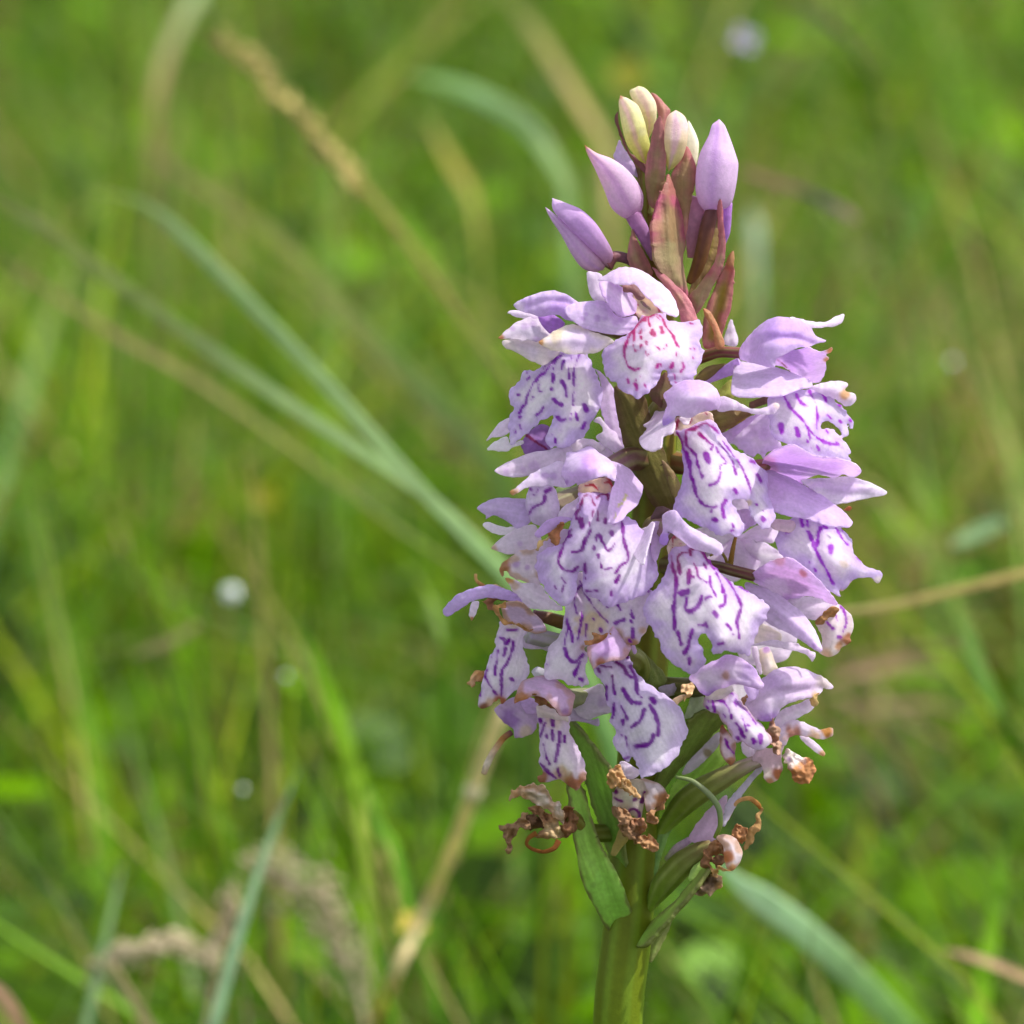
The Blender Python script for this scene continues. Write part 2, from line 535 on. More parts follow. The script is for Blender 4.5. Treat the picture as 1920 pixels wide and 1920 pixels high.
# ------------------------------------------------------------------ stem
tube('stem', 'P', STEM_SPEC, orchid, c=((112, 152, 24), (112, 152, 24), (114, 154, 24), (116, 154, 26), (118, 154, 28), (118, 154, 28), (112, 142, 24), (114, 140, 26), (104, 116, 22), (108, 110, 26), (116, 100, 32), (120, 92, 38)), mat=M_STEM, seg=48, ribs=7, rib=0.015, n=110,
     stripes=((130, 166, 50), 7, 0.4))


def flower(spec, z='P', c=((124, 116, 50), (130, 104, 70), (150, 112, 124)), label=None):
    """a flower's ovary, from the stem to the back of the flower; its petals are parented to it"""
    o = tube('flower', z, spec, orchid, c=c, mat=M_STEM, seg=24, ribs=6, rib=0.07, n=30, stripes=((150, 160, 90), 6, 0.4))
    if label:
        o['label'] = label
    return o


# ------------------------------------------------------------------ buds at the tip (zone A)
YEL = (226, 224, 150)
b = pod('bud', 'A', '694 150 693 230 715 380 755 510 830 610 895 650', '712 150 770 176 835 225 878 330 898 420 920 520 895 650', [52, 60, 30], orchid,
        c=((236, 216, 196), (232, 228, 170), (222, 220, 128), (196, 204, 92)), seamc=(206, 150, 160), lines=('26 712 200 760 300 800 400 815 450',),
        blobs=((700, 155, 34, (190, 110, 60), 0.8), (860, 410, 40, (240, 235, 190), 0.6)))
b['label'] = 'unopened yellow green bud with a brown tip'
pod('bud', 'A', '812 90 770 118 790 180 850 260 880 340 900 480', '850 76 905 116 955 190 968 260 955 360 900 480', [20, 25, 10], orchid,
    c=((238, 232, 180), (234, 222, 190), (232, 220, 170), (216, 214, 120)), seamc=(214, 170, 170), lines=('24 850 120 890 200 900 290',))['label'] = 'topmost pale yellow bud'
pod('bud', 'A', '1085 256 1038 310 1018 420 1022 560 1042 690', '1120 256 1175 310 1192 380 1185 490 1145 610 1058 700', [70, 80, 60], orchid,
    c=((240, 214, 190), (236, 212, 190), (226, 216, 160), (206, 208, 110)), seamc=(202, 150, 190), lines=('26 1110 320 1125 420 1090 560',), blobs=((1185, 360, 60, (226, 180, 190), 0.7),))['label'] = 'yellowish bud flushed with pink'
pod('bud', 'A', '1190 330 1172 400 1170 520 1190 640 1230 680', '1200 330 1250 430 1270 500 1262 600 1240 680', [20, 20, 20], orchid, c=((248, 244, 226), (248, 244, 222), (240, 232, 190)))
pod('bud', 'A', '1402 322 1364 360 1338 440 1278 560 1250 680 1244 820 1262 910 1300 970 1360 985', '1428 322 1452 355 1500 470 1542 590 1556 650 1542 780 1512 910 1470 960 1380 985', [70, 80, 75, 60], orchid,
    c=((222, 186, 236), (212, 170, 224), (214, 178, 222), (208, 170, 216), (196, 140, 206)), full=0.85, seamc=(178, 124, 204), lines=('26 1400 330 1385 480 1375 620', '22 1440 350 1460 480'))['label'] = 'large upright pink bud'
tube('bud_stalk', 'A', '1450 930 120 40  1462 1060 80 30  1462 1140 60 25  1450 1220 24 20', orchid, c=((206, 150, 226), (196, 150, 222)), mat=M_BUD)
tube('bud_stalk', 'A', '1370 950 90 66  1330 1100 110 62  1285 1300 100 50  1220 1500 90 30', orchid, c=((120, 74, 84), (128, 88, 62), (134, 96, 44)), stripes=((96, 58, 60), 4, 0.5))
tube('bud_stalk', 'A', '1270 880 110 30  1245 1050 120 25  1220 1200 90 20  1212 1320 50 18', orchid, c=((206, 160, 190), (200, 150, 176), (196, 140, 150)), mat=M_BUD)
b = pod('bud', 'A', '440 505 470 580 525 690 590 840 640 960 735 1035 830 1015', '450 505 530 562 640 602 740 668 820 760 868 860 866 940 850 1010', [110, 100, 70, 50], orchid,
        c=((206, 150, 120), (224, 176, 212), (222, 184, 220), (216, 172, 216), (208, 150, 206)), seamc=(190, 130, 200), blobs=((445, 512, 36, (200, 120, 70), 0.9), (560, 800, 90, (222, 190, 190), 0.5)), lines=('16 470 540 620 700 760 900',))
b['label'] = 'pink bud leaning left with a brown tip'
tube('bud_stalk', 'A', '790 1000 120 55  850 1110 110 50  900 1220 80 40  942 1330 40 30', orchid, c=((204, 150, 200), (200, 150, 206), (196, 146, 190)), mat=M_BUD)
b = pod('bud', 'A', '158 955 205 1045 275 1150 350 1290 420 1385 500 1425 570 1412', '168 952 250 1020 340 1090 440 1180 540 1290 600 1370 585 1405', [80, 75, 65, 50], orchid,
        c=((222, 190, 230), (214, 172, 224), (206, 164, 214), (198, 150, 190), (176, 122, 130)), seamc=(176, 120, 190))
b['label'] = 'opening bud with two parted tips'
pod('petal', 'A', '205 890 225 985 330 1100 440 1210 560 1330 600 1390', '225 888 300 918 420 968 520 1058 600 1180 652 1290 630 1385', [70, 90, 80, 60], b, c=((222, 186, 236), (196, 146, 216), (190, 138, 212), (178, 126, 190), (150, 96, 100)))
tube('bud_stalk', 'A', '600 1370 110 55  660 1310 80 50  760 1330 74 40  880 1420 70 20', orchid, c=((150, 96, 96), (120, 86, 100), (110, 84, 70)))
patch('petal', 'A', '695 470 730 530 760 570 800 640 830 740 760 700 655 600 670 540', 10, orchid, c=(PALE, LILAC))
patch('petal', 'A', '900 900 960 930 960 1000 930 1040 890 960', 25, orchid, c=((226, 230, 190), (190, 190, 110)))

# ------------------------------------------------------------------ bracts (zones A, B)
BR, BRD, BRE, OLV = (164, 104, 92), (140, 88, 62), (186, 70, 120), (134, 102, 40)


def bract(z, outline, d, c=(BRD, BRE), er=22, bulge=18, br=34, parent=orchid, **k):
    return patch('bract', z, outline, d, parent, c=c, er=er, bulge=bulge, br=br, ruf=2.0, mat=M_BRACT, thick=7, vein=0.22, **k)


bract('A', '925 128 980 160 1040 230 1065 262 1030 360 1010 430 960 430 975 300 950 190', 0, c=((196, 118, 112), (200, 96, 120)))
bract('A', '690 262 660 320 690 420 730 520 790 610 860 690 905 720 910 650 860 590 780 560 715 420 690 330', 20, c=((122, 66, 64), (132, 60, 80)))
bract('A', '820 560 900 680 960 900 985 1050 940 1120 880 1000 830 800 800 650', 5, c=((120, 120, 40), (140, 90, 60)))
bract('A', '985 296 1010 335 1030 480 1032 650 1015 800 970 940 930 960 896 880 884 700 902 560 945 370', [(985, 300, 85), (920, 920, 60), (1030, 650, 75)], c=((156, 104, 84), (182, 84, 110)), blobs=((960, 800, 150, (140, 108, 58), 0.6),))
bract('A', '1180 515 1240 640 1250 710 1232 830 1205 960 1190 1100 1160 1180 1130 980 1090 830 1074 720 1120 615', 60, c=((162, 104, 80), (200, 88, 116)), blobs=((1150, 900, 190, (146, 102, 62), 0.6),))
bract('A', '1050 715 1102 850 1150 1000 1172 1120 1172 1220 1155 1320 1172 1450 1190 1600 1130 1560 1000 1430 955 1330 936 1180 928 1090 950 1000 1000 850', [(1050, 720, 95), (1050, 1200, 100), (1180, 1600, 60)], bulge=26,
      c=((160, 104, 80), (190, 56, 116)), er=26, blobs=((1050, 1380, 230, (160, 126, 96), 0.75), (1060, 800, 120, (170, 96, 74), 0.6), (960, 1080, 60, (206, 130, 110), 0.5)), fold=(('1050 740 1055 1100 1080 1400', 5, 8), ('1000 950 1000 1300', -3, 8), ('1110 950 1120 1300', -3, 8)))
bract('A', '1330 950 1400 905 1420 950 1410 1200 1390 1330 1290 1480 1200 1600 1188 1580 1235 1440 1265 1280 1290 1100', 40, c=((172, 130, 34), (140, 90, 56)), er=30)
bract('A', '1412 878 1440 960 1450 1100 1466 1235 1440 1380 1340 1590 1250 1730 1215 1650 1190 1600 1290 1480 1385 1330 1408 1200 1400 1000', [(1412, 880, 95), (1440, 1250, 90), (1230, 1680, 60)], c=((170, 124, 100), (194, 80, 120)), blobs=((1330, 1560, 130, (176, 138, 110), 0.7),))
bract('A', '1516 1268 1524 1380 1512 1620 1470 1780 1430 1900 1420 1960 1300 1960 1305 1740 1370 1560 1440 1420 1470 1330', [(1516, 1270, 60), (1360, 1900, 40)], c=((164, 122, 32), (196, 84, 110)), er=26, fold=(('1480 1420 1420 1600 1350 1900', -14, 10),), blobs=((1500, 1310, 80, (190, 116, 60), 0.7),))
bract('A', '790 1108 830 1195 900 1325 940 1430 900 1480 800 1420 748 1320 766 1220', 60, c=((160, 110, 84), (190, 90, 116)))
bract('A', '930 1382 1000 1418 1100 1508 1200 1620 1258 1760 1220 1850 1150 1790 1112 1660 1050 1560 955 1430', [(930, 1385, 110), (1230, 1800, 150)], c=((186, 124, 104), (206, 90, 130)), er=30)
bract('A', '1300 1682 1345 1702 1392 1780 1440 1900 1450 1970 1390 1970 1370 1850 1312 1730', 95, c=((206, 132, 84), (208, 110, 90)))
bract('B', '1165 1040 1390 1100 1440 1250 1530 1480 1640 1780 1720 1940 1600 2050 1470 2000 1400 1880 1250 1550 1190 1300', [(1250, 1080, 120), (1600, 1900, 60)], c=((112, 88, 36), (104, 66, 46)), bulge=30, br=50, blobs=((1400, 1700, 260, (118, 98, 34), 0.6),))
bract('B', '1440 1080 1570 925 1612 1020 1600 1110 1560 1220 1520 1210 1460 1150', 150, c=((104, 80, 46), (112, 60, 60)))
bract('B', '1540 1636 1620 1710 1682 1820 1710 1940 1650 1960 1600 1840', 140, c=((146, 120, 52), (160, 120, 70)))
bract('B', '1450 1190 1500 1180 1520 1260 1460 1320 1440 1260', 60, c=((170, 140, 150), (200, 150, 180)))
bract('D', '1730 205 1800 260 1900 420 1890 640 1840 560 1760 330', 140, c=((146, 112, 48), (140, 92, 70)))
bract('D', '1700 620 1800 640 1800 720 1760 760 1640 750 1640 700', 190, c=((92, 56, 62), (104, 60, 80)))
bract('C', '560 840 640 800 760 795 880 815 860 850 800 880 650 970 590 920', 60, c=((146, 116, 44), (130, 84, 50)))
bract('C', '870 745 990 698 1000 720 985 760 880 790', 70, c=((140, 92, 70), (120, 70, 60)))
bract('C', '640 660 738 582 762 690 745 720 690 760 640 780 570 850 560 820', 30, c=((196, 186, 64), (170, 150, 60)))
bract('C', '470 590 540 500 640 470 700 465 640 520 540 600', 70, c=((150, 112, 40), (120, 80, 50)))
# lower green bracts
GRN, GRD, LIME = (92, 124, 48), (74, 98, 30), (176, 196, 62)
bract('F', '945 1120 1010 1165 1080 1260 1180 1390 1240 1480 1270 1650 1310 1850 1350 2100 1360 2300 1290 2280 1230 2100 1160 1850 1100 1700 1050 1500 970 1300', [(960, 1130, 90), (1330, 2290, 0), (1200, 1700, 75)], c=((118, 150, 40), (116, 112, 54)), er=10)
o = bract('H', '560 180 640 190 690 300 725 420 800 640 920 850 1000 1050 1040 1230 1000 1330 940 1350 890 1320 815 1200 735 1060 690 980 640 850 615 690 585 540 560 300', [(600, 200, 110), (900, 1330, 10), (1040, 1240, 10), (930, 1000, 78), (720, 900, 84)], c=((152, 186, 44), (146, 150, 54)), er=9, bulge=16, rim=((104, 76, 46), 6, 0.75),
          blobs=((740, 920, 26, (90, 60, 30), 0.8), (700, 1000, 40, (150, 120, 60), 0.7), (860, 1000, 260, (142, 190, 56), 0.6)), fold=(('600 200 700 600 850 1000 930 1230', -14, 16),))
o['label'] = 'green leaf-like bract at left with dark dotted edges'
bract('G', '690 960 830 760 950 620 1010 640 965 760 1000 870 880 985 700 1060 600 1185 565 1235 600 1080', 20, c=((150, 178, 44), (186, 206, 76)), er=14)
bract('G', '720 610 850 508 970 515 1012 580 930 660 850 760 740 870 640 970 560 1090 500 1280 455 1270 480 1080 550 900 640 760', [(980, 540, 75), (480, 1260, 0), (640, 900, 60)], c=((118, 128, 40), (104, 104, 36)))
bract('H', '1040 1350 1050 1250 1170 1165 1300 1050 1420 925 1500 830 1530 770 1565 800 1500 900 1420 1010 1300 1140 1190 1265 1110 1350', [(1060, 1290, 8), (1540, 800, 110), (1300, 1090, 90)], c=((150, 176, 56), (150, 150, 60)), er=12, rim=((104, 80, 50), 5, 0.6))
bract('H', '1425 880 1445 800 1520 740 1545 770 1500 840 1450 890', 95, c=((170, 194, 80), (180, 196, 90)))
bract('H', '1140 1470 1160 1330 1230 1240 1300 1160 1290 1230 1220 1380 1160 1480', -20, c=((150, 168, 60), (140, 130, 70)))
bract('F', '1400 560 1620 760 1650 880 1500 1000 1430 860 1380 700', 60, c=((112, 118, 34), (96, 94, 34)))
bract('F', '1640 860 1760 800 1820 860 1790 960 1700 1010', 50, c=((110, 120, 50), (150, 150, 60)))
bract('H', '1180 640 1260 420 1330 330 1340 440 1260 620 1180 900 1120 1130 1100 1150 1130 900', 20, c=((104, 140, 56), (120, 150, 70)))

# ------------------------------------------------------------------ flower: top, facing us (zone B)
f = flower('1225 600 40 20  1215 570 44 80  1200 585 40 150')
patch('petal', 'B', '950 125 1060 150 1060 250 1112 360 1000 352 960 280 940 180', 150, f, c=(PALE, PALE))
patch('petal', 'B', '1060 200 1180 226 1300 290 1345 380 1330 450 1230 492 1150 432 1088 340 1050 250', [(1100, 220, 215), (1330, 400, 165), (1200, 480, 210)], f, c=((236, 226, 244), (222, 200, 236)), er=30, rim=(VIOLET, 14, 0.35), bulge=-8)
patch('column', 'B', '1222 230 1312 222 1395 300 1405 335 1350 356 1300 295 1240 285', 176, f, c=((158, 84, 58), (140, 80, 100)), mat=M_BRACT)
patch('throat', 'B', '1320 300 1400 300 1510 380 1570 450 1480 505 1370 500 1310 430', 160, f, c=((252, 238, 208), (248, 228, 204)), strokes=('24 1310 375 1350 392', '22 1370 440 1410 450', '22 1330 460 1348 490', '22 1510 400 1525 440'), mark=((176, 50, 60), CRIM), bulge=-10)
patch('lip', 'B', '1370 480 1330 560 1200 650 1100 730 1060 815 1072 900 1110 985 1170 1010 1190 1050 1240 1085 1290 1115 1345 1135 1385 1100 1440 1080 1490 1020 1530 960 1565 915 1590 950 1612 1010 1640 1060 1720 1050 1790 990 1830 920 1855 850 1875 770 1858 690 1840 515 1700 530 1600 515 1560 450 1460 470',
      [(1460, 470, 168), (1450, 1080, 262), (1075, 850, 205), (1865, 760, 205), (1460, 760, 238), (1640, 1040, 240)], f, c=(WHITE, (216, 194, 240)), er=34, ser=2.2, bulge=14, br=30, throat=(1450, 460, 700), mark=((176, 16, 84), (150, 30, 140)),
      strokes=('22 1500 460 1540 490 1570 560 1620 630 1650 690', '24 1490 465 1400 500 1350 550 1280 640 1240 760 1250 840 1275 890 1320 912 1360 900', '22 1380 580 1372 612', '26 1325 605 1316 680', '15 1375 640 1375 665',
               '40 1462 608 1482 622', '40 1538 580 1546 605', '28 1420 690 1420 706', '22 1310 710 1328 755 1360 745 1376 712', '22 1410 760 1425 795 1442 772', '24 1490 715 1520 742', '26 1550 742 1570 730 1576 702', '24 1658 698 1676 730',
               '28 1658 770 1648 800', '26 1505 890 1520 865 1535 872', '38 1622 858 1612 885', '28 1268 985 1276 1010', '30 1330 1020 1345 1055', '20 1376 960 1368 972', '30 1402 1035 1412 1045', '18 1768 541 1788 540', '18 1760 740 1790 730 1800 745', '22 1710 855 1718 885',
               '18 1690 918 1702 910', '24 1636 945 1644 985', '16 1650 1010 1655 1018', '20 1498 470 1520 510', '14 1428 500 1440 560', '14 1410 515 1400 525', '22 1790 812 1795 822', '18 1340 990 1336 1000'))
patch('hood', 'B', '1030 190 1080 150 1150 110 1270 84 1400 128 1500 200 1600 280 1652 370 1675 470 1640 480 1590 462 1500 400 1420 325 1360 260 1310 222 1260 226 1180 224 1100 195', [(1040, 185, 190), (1290, 95, 205), (1672, 465, 255), (1310, 220, 262)], f,
      c=((230, 206, 244), (238, 224, 248)), er=26, bulge=16, blobs=((1200, 130, 130, (238, 218, 248), 0.6), (1500, 300, 120, (224, 196, 240), 0.5)))
patch('sepal', 'B', '1290 615 1200 630 1050 612 900 570 790 480 768 410 870 370 1000 357 1090 366 1160 460 1230 495 1330 480 1345 560', [(1300, 540, 165), (780, 430, 235)], f, c=((236, 226, 246), (224, 204, 242)), blobs=((910, 500, 26, VIOLET, 0.6), (935, 466, 22, VIOLET, 0.55), (1022, 490, 38, VIOLET, 0.55), (1085, 500, 28, VIOLET, 0.4), (1170, 540, 34, VIOLET, 0.35), (1210, 515, 30, VIOLET, 0.35)), ser=0.6)
patch('sepal', 'B', '552 692 640 630 700 588 820 545 950 590 1080 640 1172 690 1110 715 1040 770 900 782 750 776 640 745', [(560, 690, 245), (1150, 690, 190)], f, c=((232, 224, 240), (240, 230, 220)), er=20, blobs=((562, 692, 46, (214, 160, 96), 0.85), (900, 690, 120, (222, 204, 236), 0.7), (700, 640, 70, (240, 226, 196), 0.7)), ser=1.2, fold=(('600 690 800 660 1000 680', 6, 10),))

# ------------------------------------------------------------------ flower: upper left (zone B)
f = flower('1225 640 44 0  1160 610 48 40  1090 600 44 80')
patch('petal', 'B', '1000 900 1080 960 1160 1070 1190 1180 1205 1350 1245 1565 1200 1600 1130 1500 1080 1330 1045 1200 1060 1080 1030 960', 70, f, c=(PALE, LILAC))
patch('petal', 'B', '995 1320 1045 1288 1120 1370 1180 1420 1235 1590 1100 1540 1010 1450 1065 1400 1045 1350', 85, f, c=(WHITE, PALE))
patch('petal', 'B', '800 1500 880 1455 1000 1470 1090 1540 1040 1575 960 1520 840 1570', 100, f, c=((238, 228, 220), PALE))
patch('spur', 'B', '460 1420 560 1345 650 1380 650 1560 560 1570 470 1605 415 1520', 60, f, c=((178, 128, 206), (150, 98, 180)), strokes=('20 450 1430 540 1490 620 1550',), mark=((120, 40, 80), (120, 40, 80)), bulge=25)
patch('petal', 'B', '115 1502 190 1400 250 1330 330 1300 330 1400 260 1445 180 1455', 100, f, c=(PALE, PALE))
patch('petal', 'B', '138 1548 200 1490 300 1440 335 1500 420 1470 440 1500 330 1545 312 1560 240 1560', 105, f, c=(PALE, WHITE))
patch('sepal', 'B', '308 452 360 434 450 442 580 490 480 505 380 495', 130, f, c=(PALE, PALE))
patch('sepal', 'B', '268 680 400 660 560 675 720 740 705 800 640 845 590 878 500 842 380 770 285 730', 130, f, c=((228, 218, 240), (238, 228, 228)), ser=1)
patch('sepal', 'B', '230 655 330 568 440 505 560 488 590 560 650 620 730 640 705 700 560 685 420 672 330 658', [(240, 655, 160), (650, 600, 130)], f, c=((230, 222, 242), (232, 222, 236)), er=18, blobs=((245, 655, 44, (190, 120, 50), 0.9), (350, 580, 26, VIOLET, 0.45), (440, 560, 40, VIOLET, 0.4), (510, 545, 30, VIOLET, 0.4), (540, 670, 40, VIOLET, 0.4), (300, 570, 24, (190, 140, 80), 0.6)), ser=1)
patch('petal', 'B', '545 480 650 465 740 505 765 550 710 590 642 615 585 560', 150, f, c=((160, 96, 196), (176, 120, 210)), bulge=14)
patch('hood', 'B', '352 385 420 345 520 305 650 273 760 300 870 368 950 430 900 520 780 510 700 470 560 485 440 450 378 425', [(355, 390, 200), (650, 300, 190), (900, 450, 140)], f, c=((196, 160, 228), (220, 200, 240)), er=24, fold=(('420 410 560 375 680 360 800 380', -10, 8),), blobs=((560, 430, 130, (216, 192, 236), 0.8), (400, 410, 60, (232, 222, 236), 0.8)), bulge=18)
patch('lip', 'B', '690 770 640 830 560 888 500 915 440 908 415 950 390 1000 350 1060 316 1120 332 1180 350 1230 330 1270 318 1330 310 1400 330 1505 400 1470 480 1400 560 1325 625 1290 695 1262 660 1320 625 1400 600 1475 648 1545 690 1530 760 1535 830 1490 905 1450 960 1390 985 1330 1020 1270 1050 1200 1062 1080 1040 1000 1010 930 950 800 900 770 800 760',
      [(800, 780, 130), (420, 1480, 150), (650, 1540, 165), (1050, 1100, 110), (325, 1150, 100), (700, 1150, 160)], f, c=(WHITE, (214, 194, 240)), er=30, ser=2.0, throat=(800, 760, 300), mark=((122, 26, 140), (116, 30, 160)),
      strokes=('24 740 780 690 830 650 870 600 930 530 1000 480 1090 455 1185', '14 650 820 600 890 560 960 540 1030', '18 690 810 680 860', '28 755 840 735 905', '24 820 790 808 840', '30 885 780 860 850 840 920 834 1040', '22 795 890 795 980', '24 674 890 674 898',
               '28 665 940 668 1000', '34 655 1064 655 1070', '36 740 1010 765 1050 775 1115', '24 560 1030 560 1080 582 1085', '20 508 1130 500 1150', '34 670 1140 700 1170 740 1190', '26 830 1090 835 1200', '38 922 1190 936 1228', '30 595 1210 570 1250 535 1275', '24 435 1200 398 1252',
               '34 710 1290 735 1320 770 1305', '30 815 1260 812 1305', '22 853 1262 867 1312', '36 408 1350 416 1385', '20 365 1405 365 1415', '26 925 1335 905 1375', '24 718 1370 726 1405', '30 668 1430 672 1432', '18 690 1460 690 1495', '32 455 988 475 972', '30 382 1108 392 1106', '16 460 930 462 932', '20 402 1285 398 1295'))

# ------------------------------------------------------------------ flower: upper right, seen from the side (zone C)
f = flower('1240 690 44 0  1320 668 22 50  1350 660 20 76  1392 662 20 90', c=((128, 86, 40), (120, 72, 50), (138, 72, 84)))
tube('spur', 'C', '525 605 40 40  640 550 70 55  720 510 90 66  800 470 100 76', f, c=(LILAC, (206, 176, 228), LILAC), mat=M_PETAL, flat=0.6)
patch('petal', 'C', '680 320 700 230 730 150 755 190 785 290 770 340 720 340', -20, f, c=(WHITE, PALE))
patch('lip', 'C', '1090 685 1000 720 998 830 1010 940 1045 1000 1080 1030 1180 1070 1230 1110 1280 1140 1400 1150 1500 1148 1592 1168 1570 1128 1588 1110 1562 1060 1535 1010 1500 970 1440 942 1392 935 1398 905 1450 884 1500 930 1550 1000 1570 960 1568 900 1600 932 1618 905 1600 850 1540 780 1440 700 1350 650 1200 655',
      [(1200, 680, 100), (1010, 880, 130), (1590, 1165, 60), (1600, 890, 50), (1280, 900, 125)], f, c=(WHITE, (220, 200, 244)), er=26, ser=2.0, mark=(MARK, (140, 40, 180)),
      strokes=('22 1100 690 1160 790 1230 850 1280 930 1350 1000 1430 1040 1490 1055', '26 1205 685 1240 750 1282 770', '22 1300 665 1340 745', '24 1345 780 1352 860 1342 935', '34 1390 685 1420 735', '22 1505 760 1518 770', '28 1432 840 1450 862', '26 1512 878 1522 884', '44 1088 915 1096 958',
               '38 1204 935 1214 985', '20 1290 960 1300 1010', '22 1278 1025 1284 1035', '18 1304 1060 1310 1080', '28 1352 1060 1362 1085', '24 1415 955 1425 965', '14 1485 1035 1530 1072', '18 1593 870 1598 880'))
patch('petal', 'C', '1300 650 1340 615 1400 600 1550 593 1577 618 1560 660 1620 688 1636 720 1615 755 1565 778 1490 730 1400 690', [(1320, 640, 100), (1620, 720, 60)], f, c=((238, 228, 246), PALE), blobs=((1555, 690, 44, (226, 180, 110), 0.8),), ser=1.5, fold=(('1380 650 1480 660 1560 700', 8, 12),))
patch('petal', 'C', '1040 480 1060 430 1140 390 1290 358 1380 385 1462 358 1450 388 1405 402 1436 432 1412 452 1412 510 1380 595 1320 610 1200 550 1100 490', [(1060, 450, 90), (1400, 450, 100), (1250, 400, 130)], f, c=((214, 180, 236), (228, 204, 242)), strokes=('14 1060 430 1150 515',), mark=((110, 50, 60), (110, 50, 60)), blobs=((1445, 370, 40, (214, 160, 80), 0.8), (1420, 440, 24, (206, 160, 90), 0.8), (1200, 420, 120, (206, 164, 232), 0.6)), fold=(('1250 555 1320 500 1400 440', 8, 10),), ser=1)
patch('sepal', 'C', '1150 142 1190 136 1300 160 1400 168 1450 150 1480 130 1545 112 1537 160 1500 195 1420 208 1300 218 1240 200', [(1200, 160, 130), (1540, 120, 60)], f, c=(PALE, PALE), bulge=8)
patch('hood', 'C', '788 385 800 345 830 300 900 220 980 160 1080 127 1190 138 1290 178 1340 268 1424 302 1350 322 1290 345 1230 352 1120 402 1060 440 1040 495 950 475 850 455 800 440', [(790, 390, 90), (1060, 250, 170), (1420, 305, 80), (1050, 480, 150)], f, c=((212, 180, 238), (222, 198, 242)), er=20, bulge=18, fold=(('860 400 940 310 1060 282 1200 285 1300 315', -12, 9),), blobs=((950, 420, 200, (226, 206, 242), 0.8), (1080, 200, 130, (200, 160, 234), 0.5)))
patch('sepal', 'C', '745 560 765 455 850 455 960 470 1050 492 1180 532 1300 590 1315 625 1230 650 1100 692 980 702 860 706 738 685', [(760, 560, 120), (1290, 610, 150), (860, 700, 175)], f, c=((226, 208, 242), (228, 212, 244)), bulge=14, blobs=((1090, 620, 40, LILAC, 0.7), (980, 615, 40, LILAC, 0.6), (1200, 610, 40, LILAC, 0.6)))

# ------------------------------------------------------------------ back flower between (zone C)
f = flower('1240 760 36 0  1330 790 26 10  1400 790 22 10', c=((146, 116, 44), (140, 110, 60)))
patch('lip', 'C', '650 1000 760 945 900 855 1000 830 1015 940 1095 1040 1105 1060 1000 1112 970 1157 930 1120 890 1147 800 1090 740 1050', 15, f, c=((238, 226, 244), (226, 206, 242)), ser=2, blobs=((960, 980, 60, LILAC, 0.8), (900, 960, 40, LILAC, 0.6)))
patch('spur', 'C', '640 975 700 950 780 905 880 840 965 825 900 870 800 960 720 1030 680 1020', 55, f, c=((214, 188, 236), LILAC))

# ------------------------------------------------------------------ flower: middle right, facing us (zone C)
f = flower('1232 780 44 20  1250 760 40 120  1290 760 40 220')
patch('throat', 'C', '335 860 450 840 570 815 600 890 480 930 400 970 330 985', 215, f, c=((252, 238, 208), (248, 230, 214)), strokes=('22 352 880 340 935', '14 452 858 430 905', '24 545 822 560 835', '20 372 980 375 990'), mark=(CRIM, CRIM), bulge=-6)
patch('petal', 'C', '360 858 440 848 425 905 392 908', 232, f, c=(WHITE, WHITE))
patch('lip', 'C', '330 950 350 1000 380 1080 392 1250 372 1350 345 1430 318 1505 330 1560 440 1600 500 1635 560 1655 650 1712 700 1700 770 1712 812 1690 832 1655 800 1570 770 1515 738 1462 775 1450 840 1452 862 1490 880 1545 925 1620 960 1652 1000 1650 1050 1585 1040 1500 1010 1420 998 1330 985 1250 900 1160 820 1110 750 1080 680 1000 600 885 540 880 420 930',
      [(450, 920, 222), (600, 1690, 300), (325, 1520, 245), (960, 1640, 250), (990, 1290, 180), (640, 1300, 285), (380, 1200, 225)], f, c=(WHITE, (212, 190, 240)), er=30, ser=1.8, throat=(460, 900, 330), mark=((160, 16, 100), (124, 30, 160)), bulge=14,
      strokes=('30 350 970 390 1080 430 1180 450 1290 480 1400 530 1480 600 1500 625 1495', '22 600 1500 590 1530', '32 470 942 412 955 415 1050 480 1130 490 1200 530 1280', '24 470 932 520 905 560 895 610 940 645 968', '28 508 972 570 1030 600 1060 590 1085', '52 545 1120 570 1175', '22 620 1075 660 1130 700 1182 655 1200 650 1230',
               '34 655 1250 640 1310 580 1345', '22 640 1045 700 1110 740 1170 772 1262', '22 670 1030 780 1170 830 1250 860 1340 885 1405', '40 758 1373 768 1398', '28 692 1448 670 1500 686 1570', '42 612 1588 620 1594', '28 740 1622 750 1640', '26 735 1668 742 1668', '32 875 1172 902 1184', '32 922 1270 946 1312', '24 910 1480 920 1490', '24 958 1528 970 1538', '28 952 1576 976 1592'),
      blobs=((860, 1470, 30, (240, 222, 190), 0.8),))
patch('sepal', 'C', '250 785 195 800 150 870 98 912 130 935 72 1005 80 1060 112 1085 180 1092 228 1060 242 985 310 960 330 900 300 820', [(270, 860, 230), (90, 1020, 250), (150, 1000, 275)], f, c=((240, 232, 248), PALE), fold=(('210 880 200 960 150 1000', 8, 14),))
patch('sepal', 'C', '620 720 680 702 770 740 880 792 960 785 1055 748 1082 770 1070 800 1040 832 930 832 780 800 640 812', [(640, 760, 240), (1060, 780, 270)], f, c=((226, 206, 240), PALE), blobs=((1065, 760, 40, (240, 220, 200), 0.7), (1030, 800, 30, VIOLET, 0.3)))
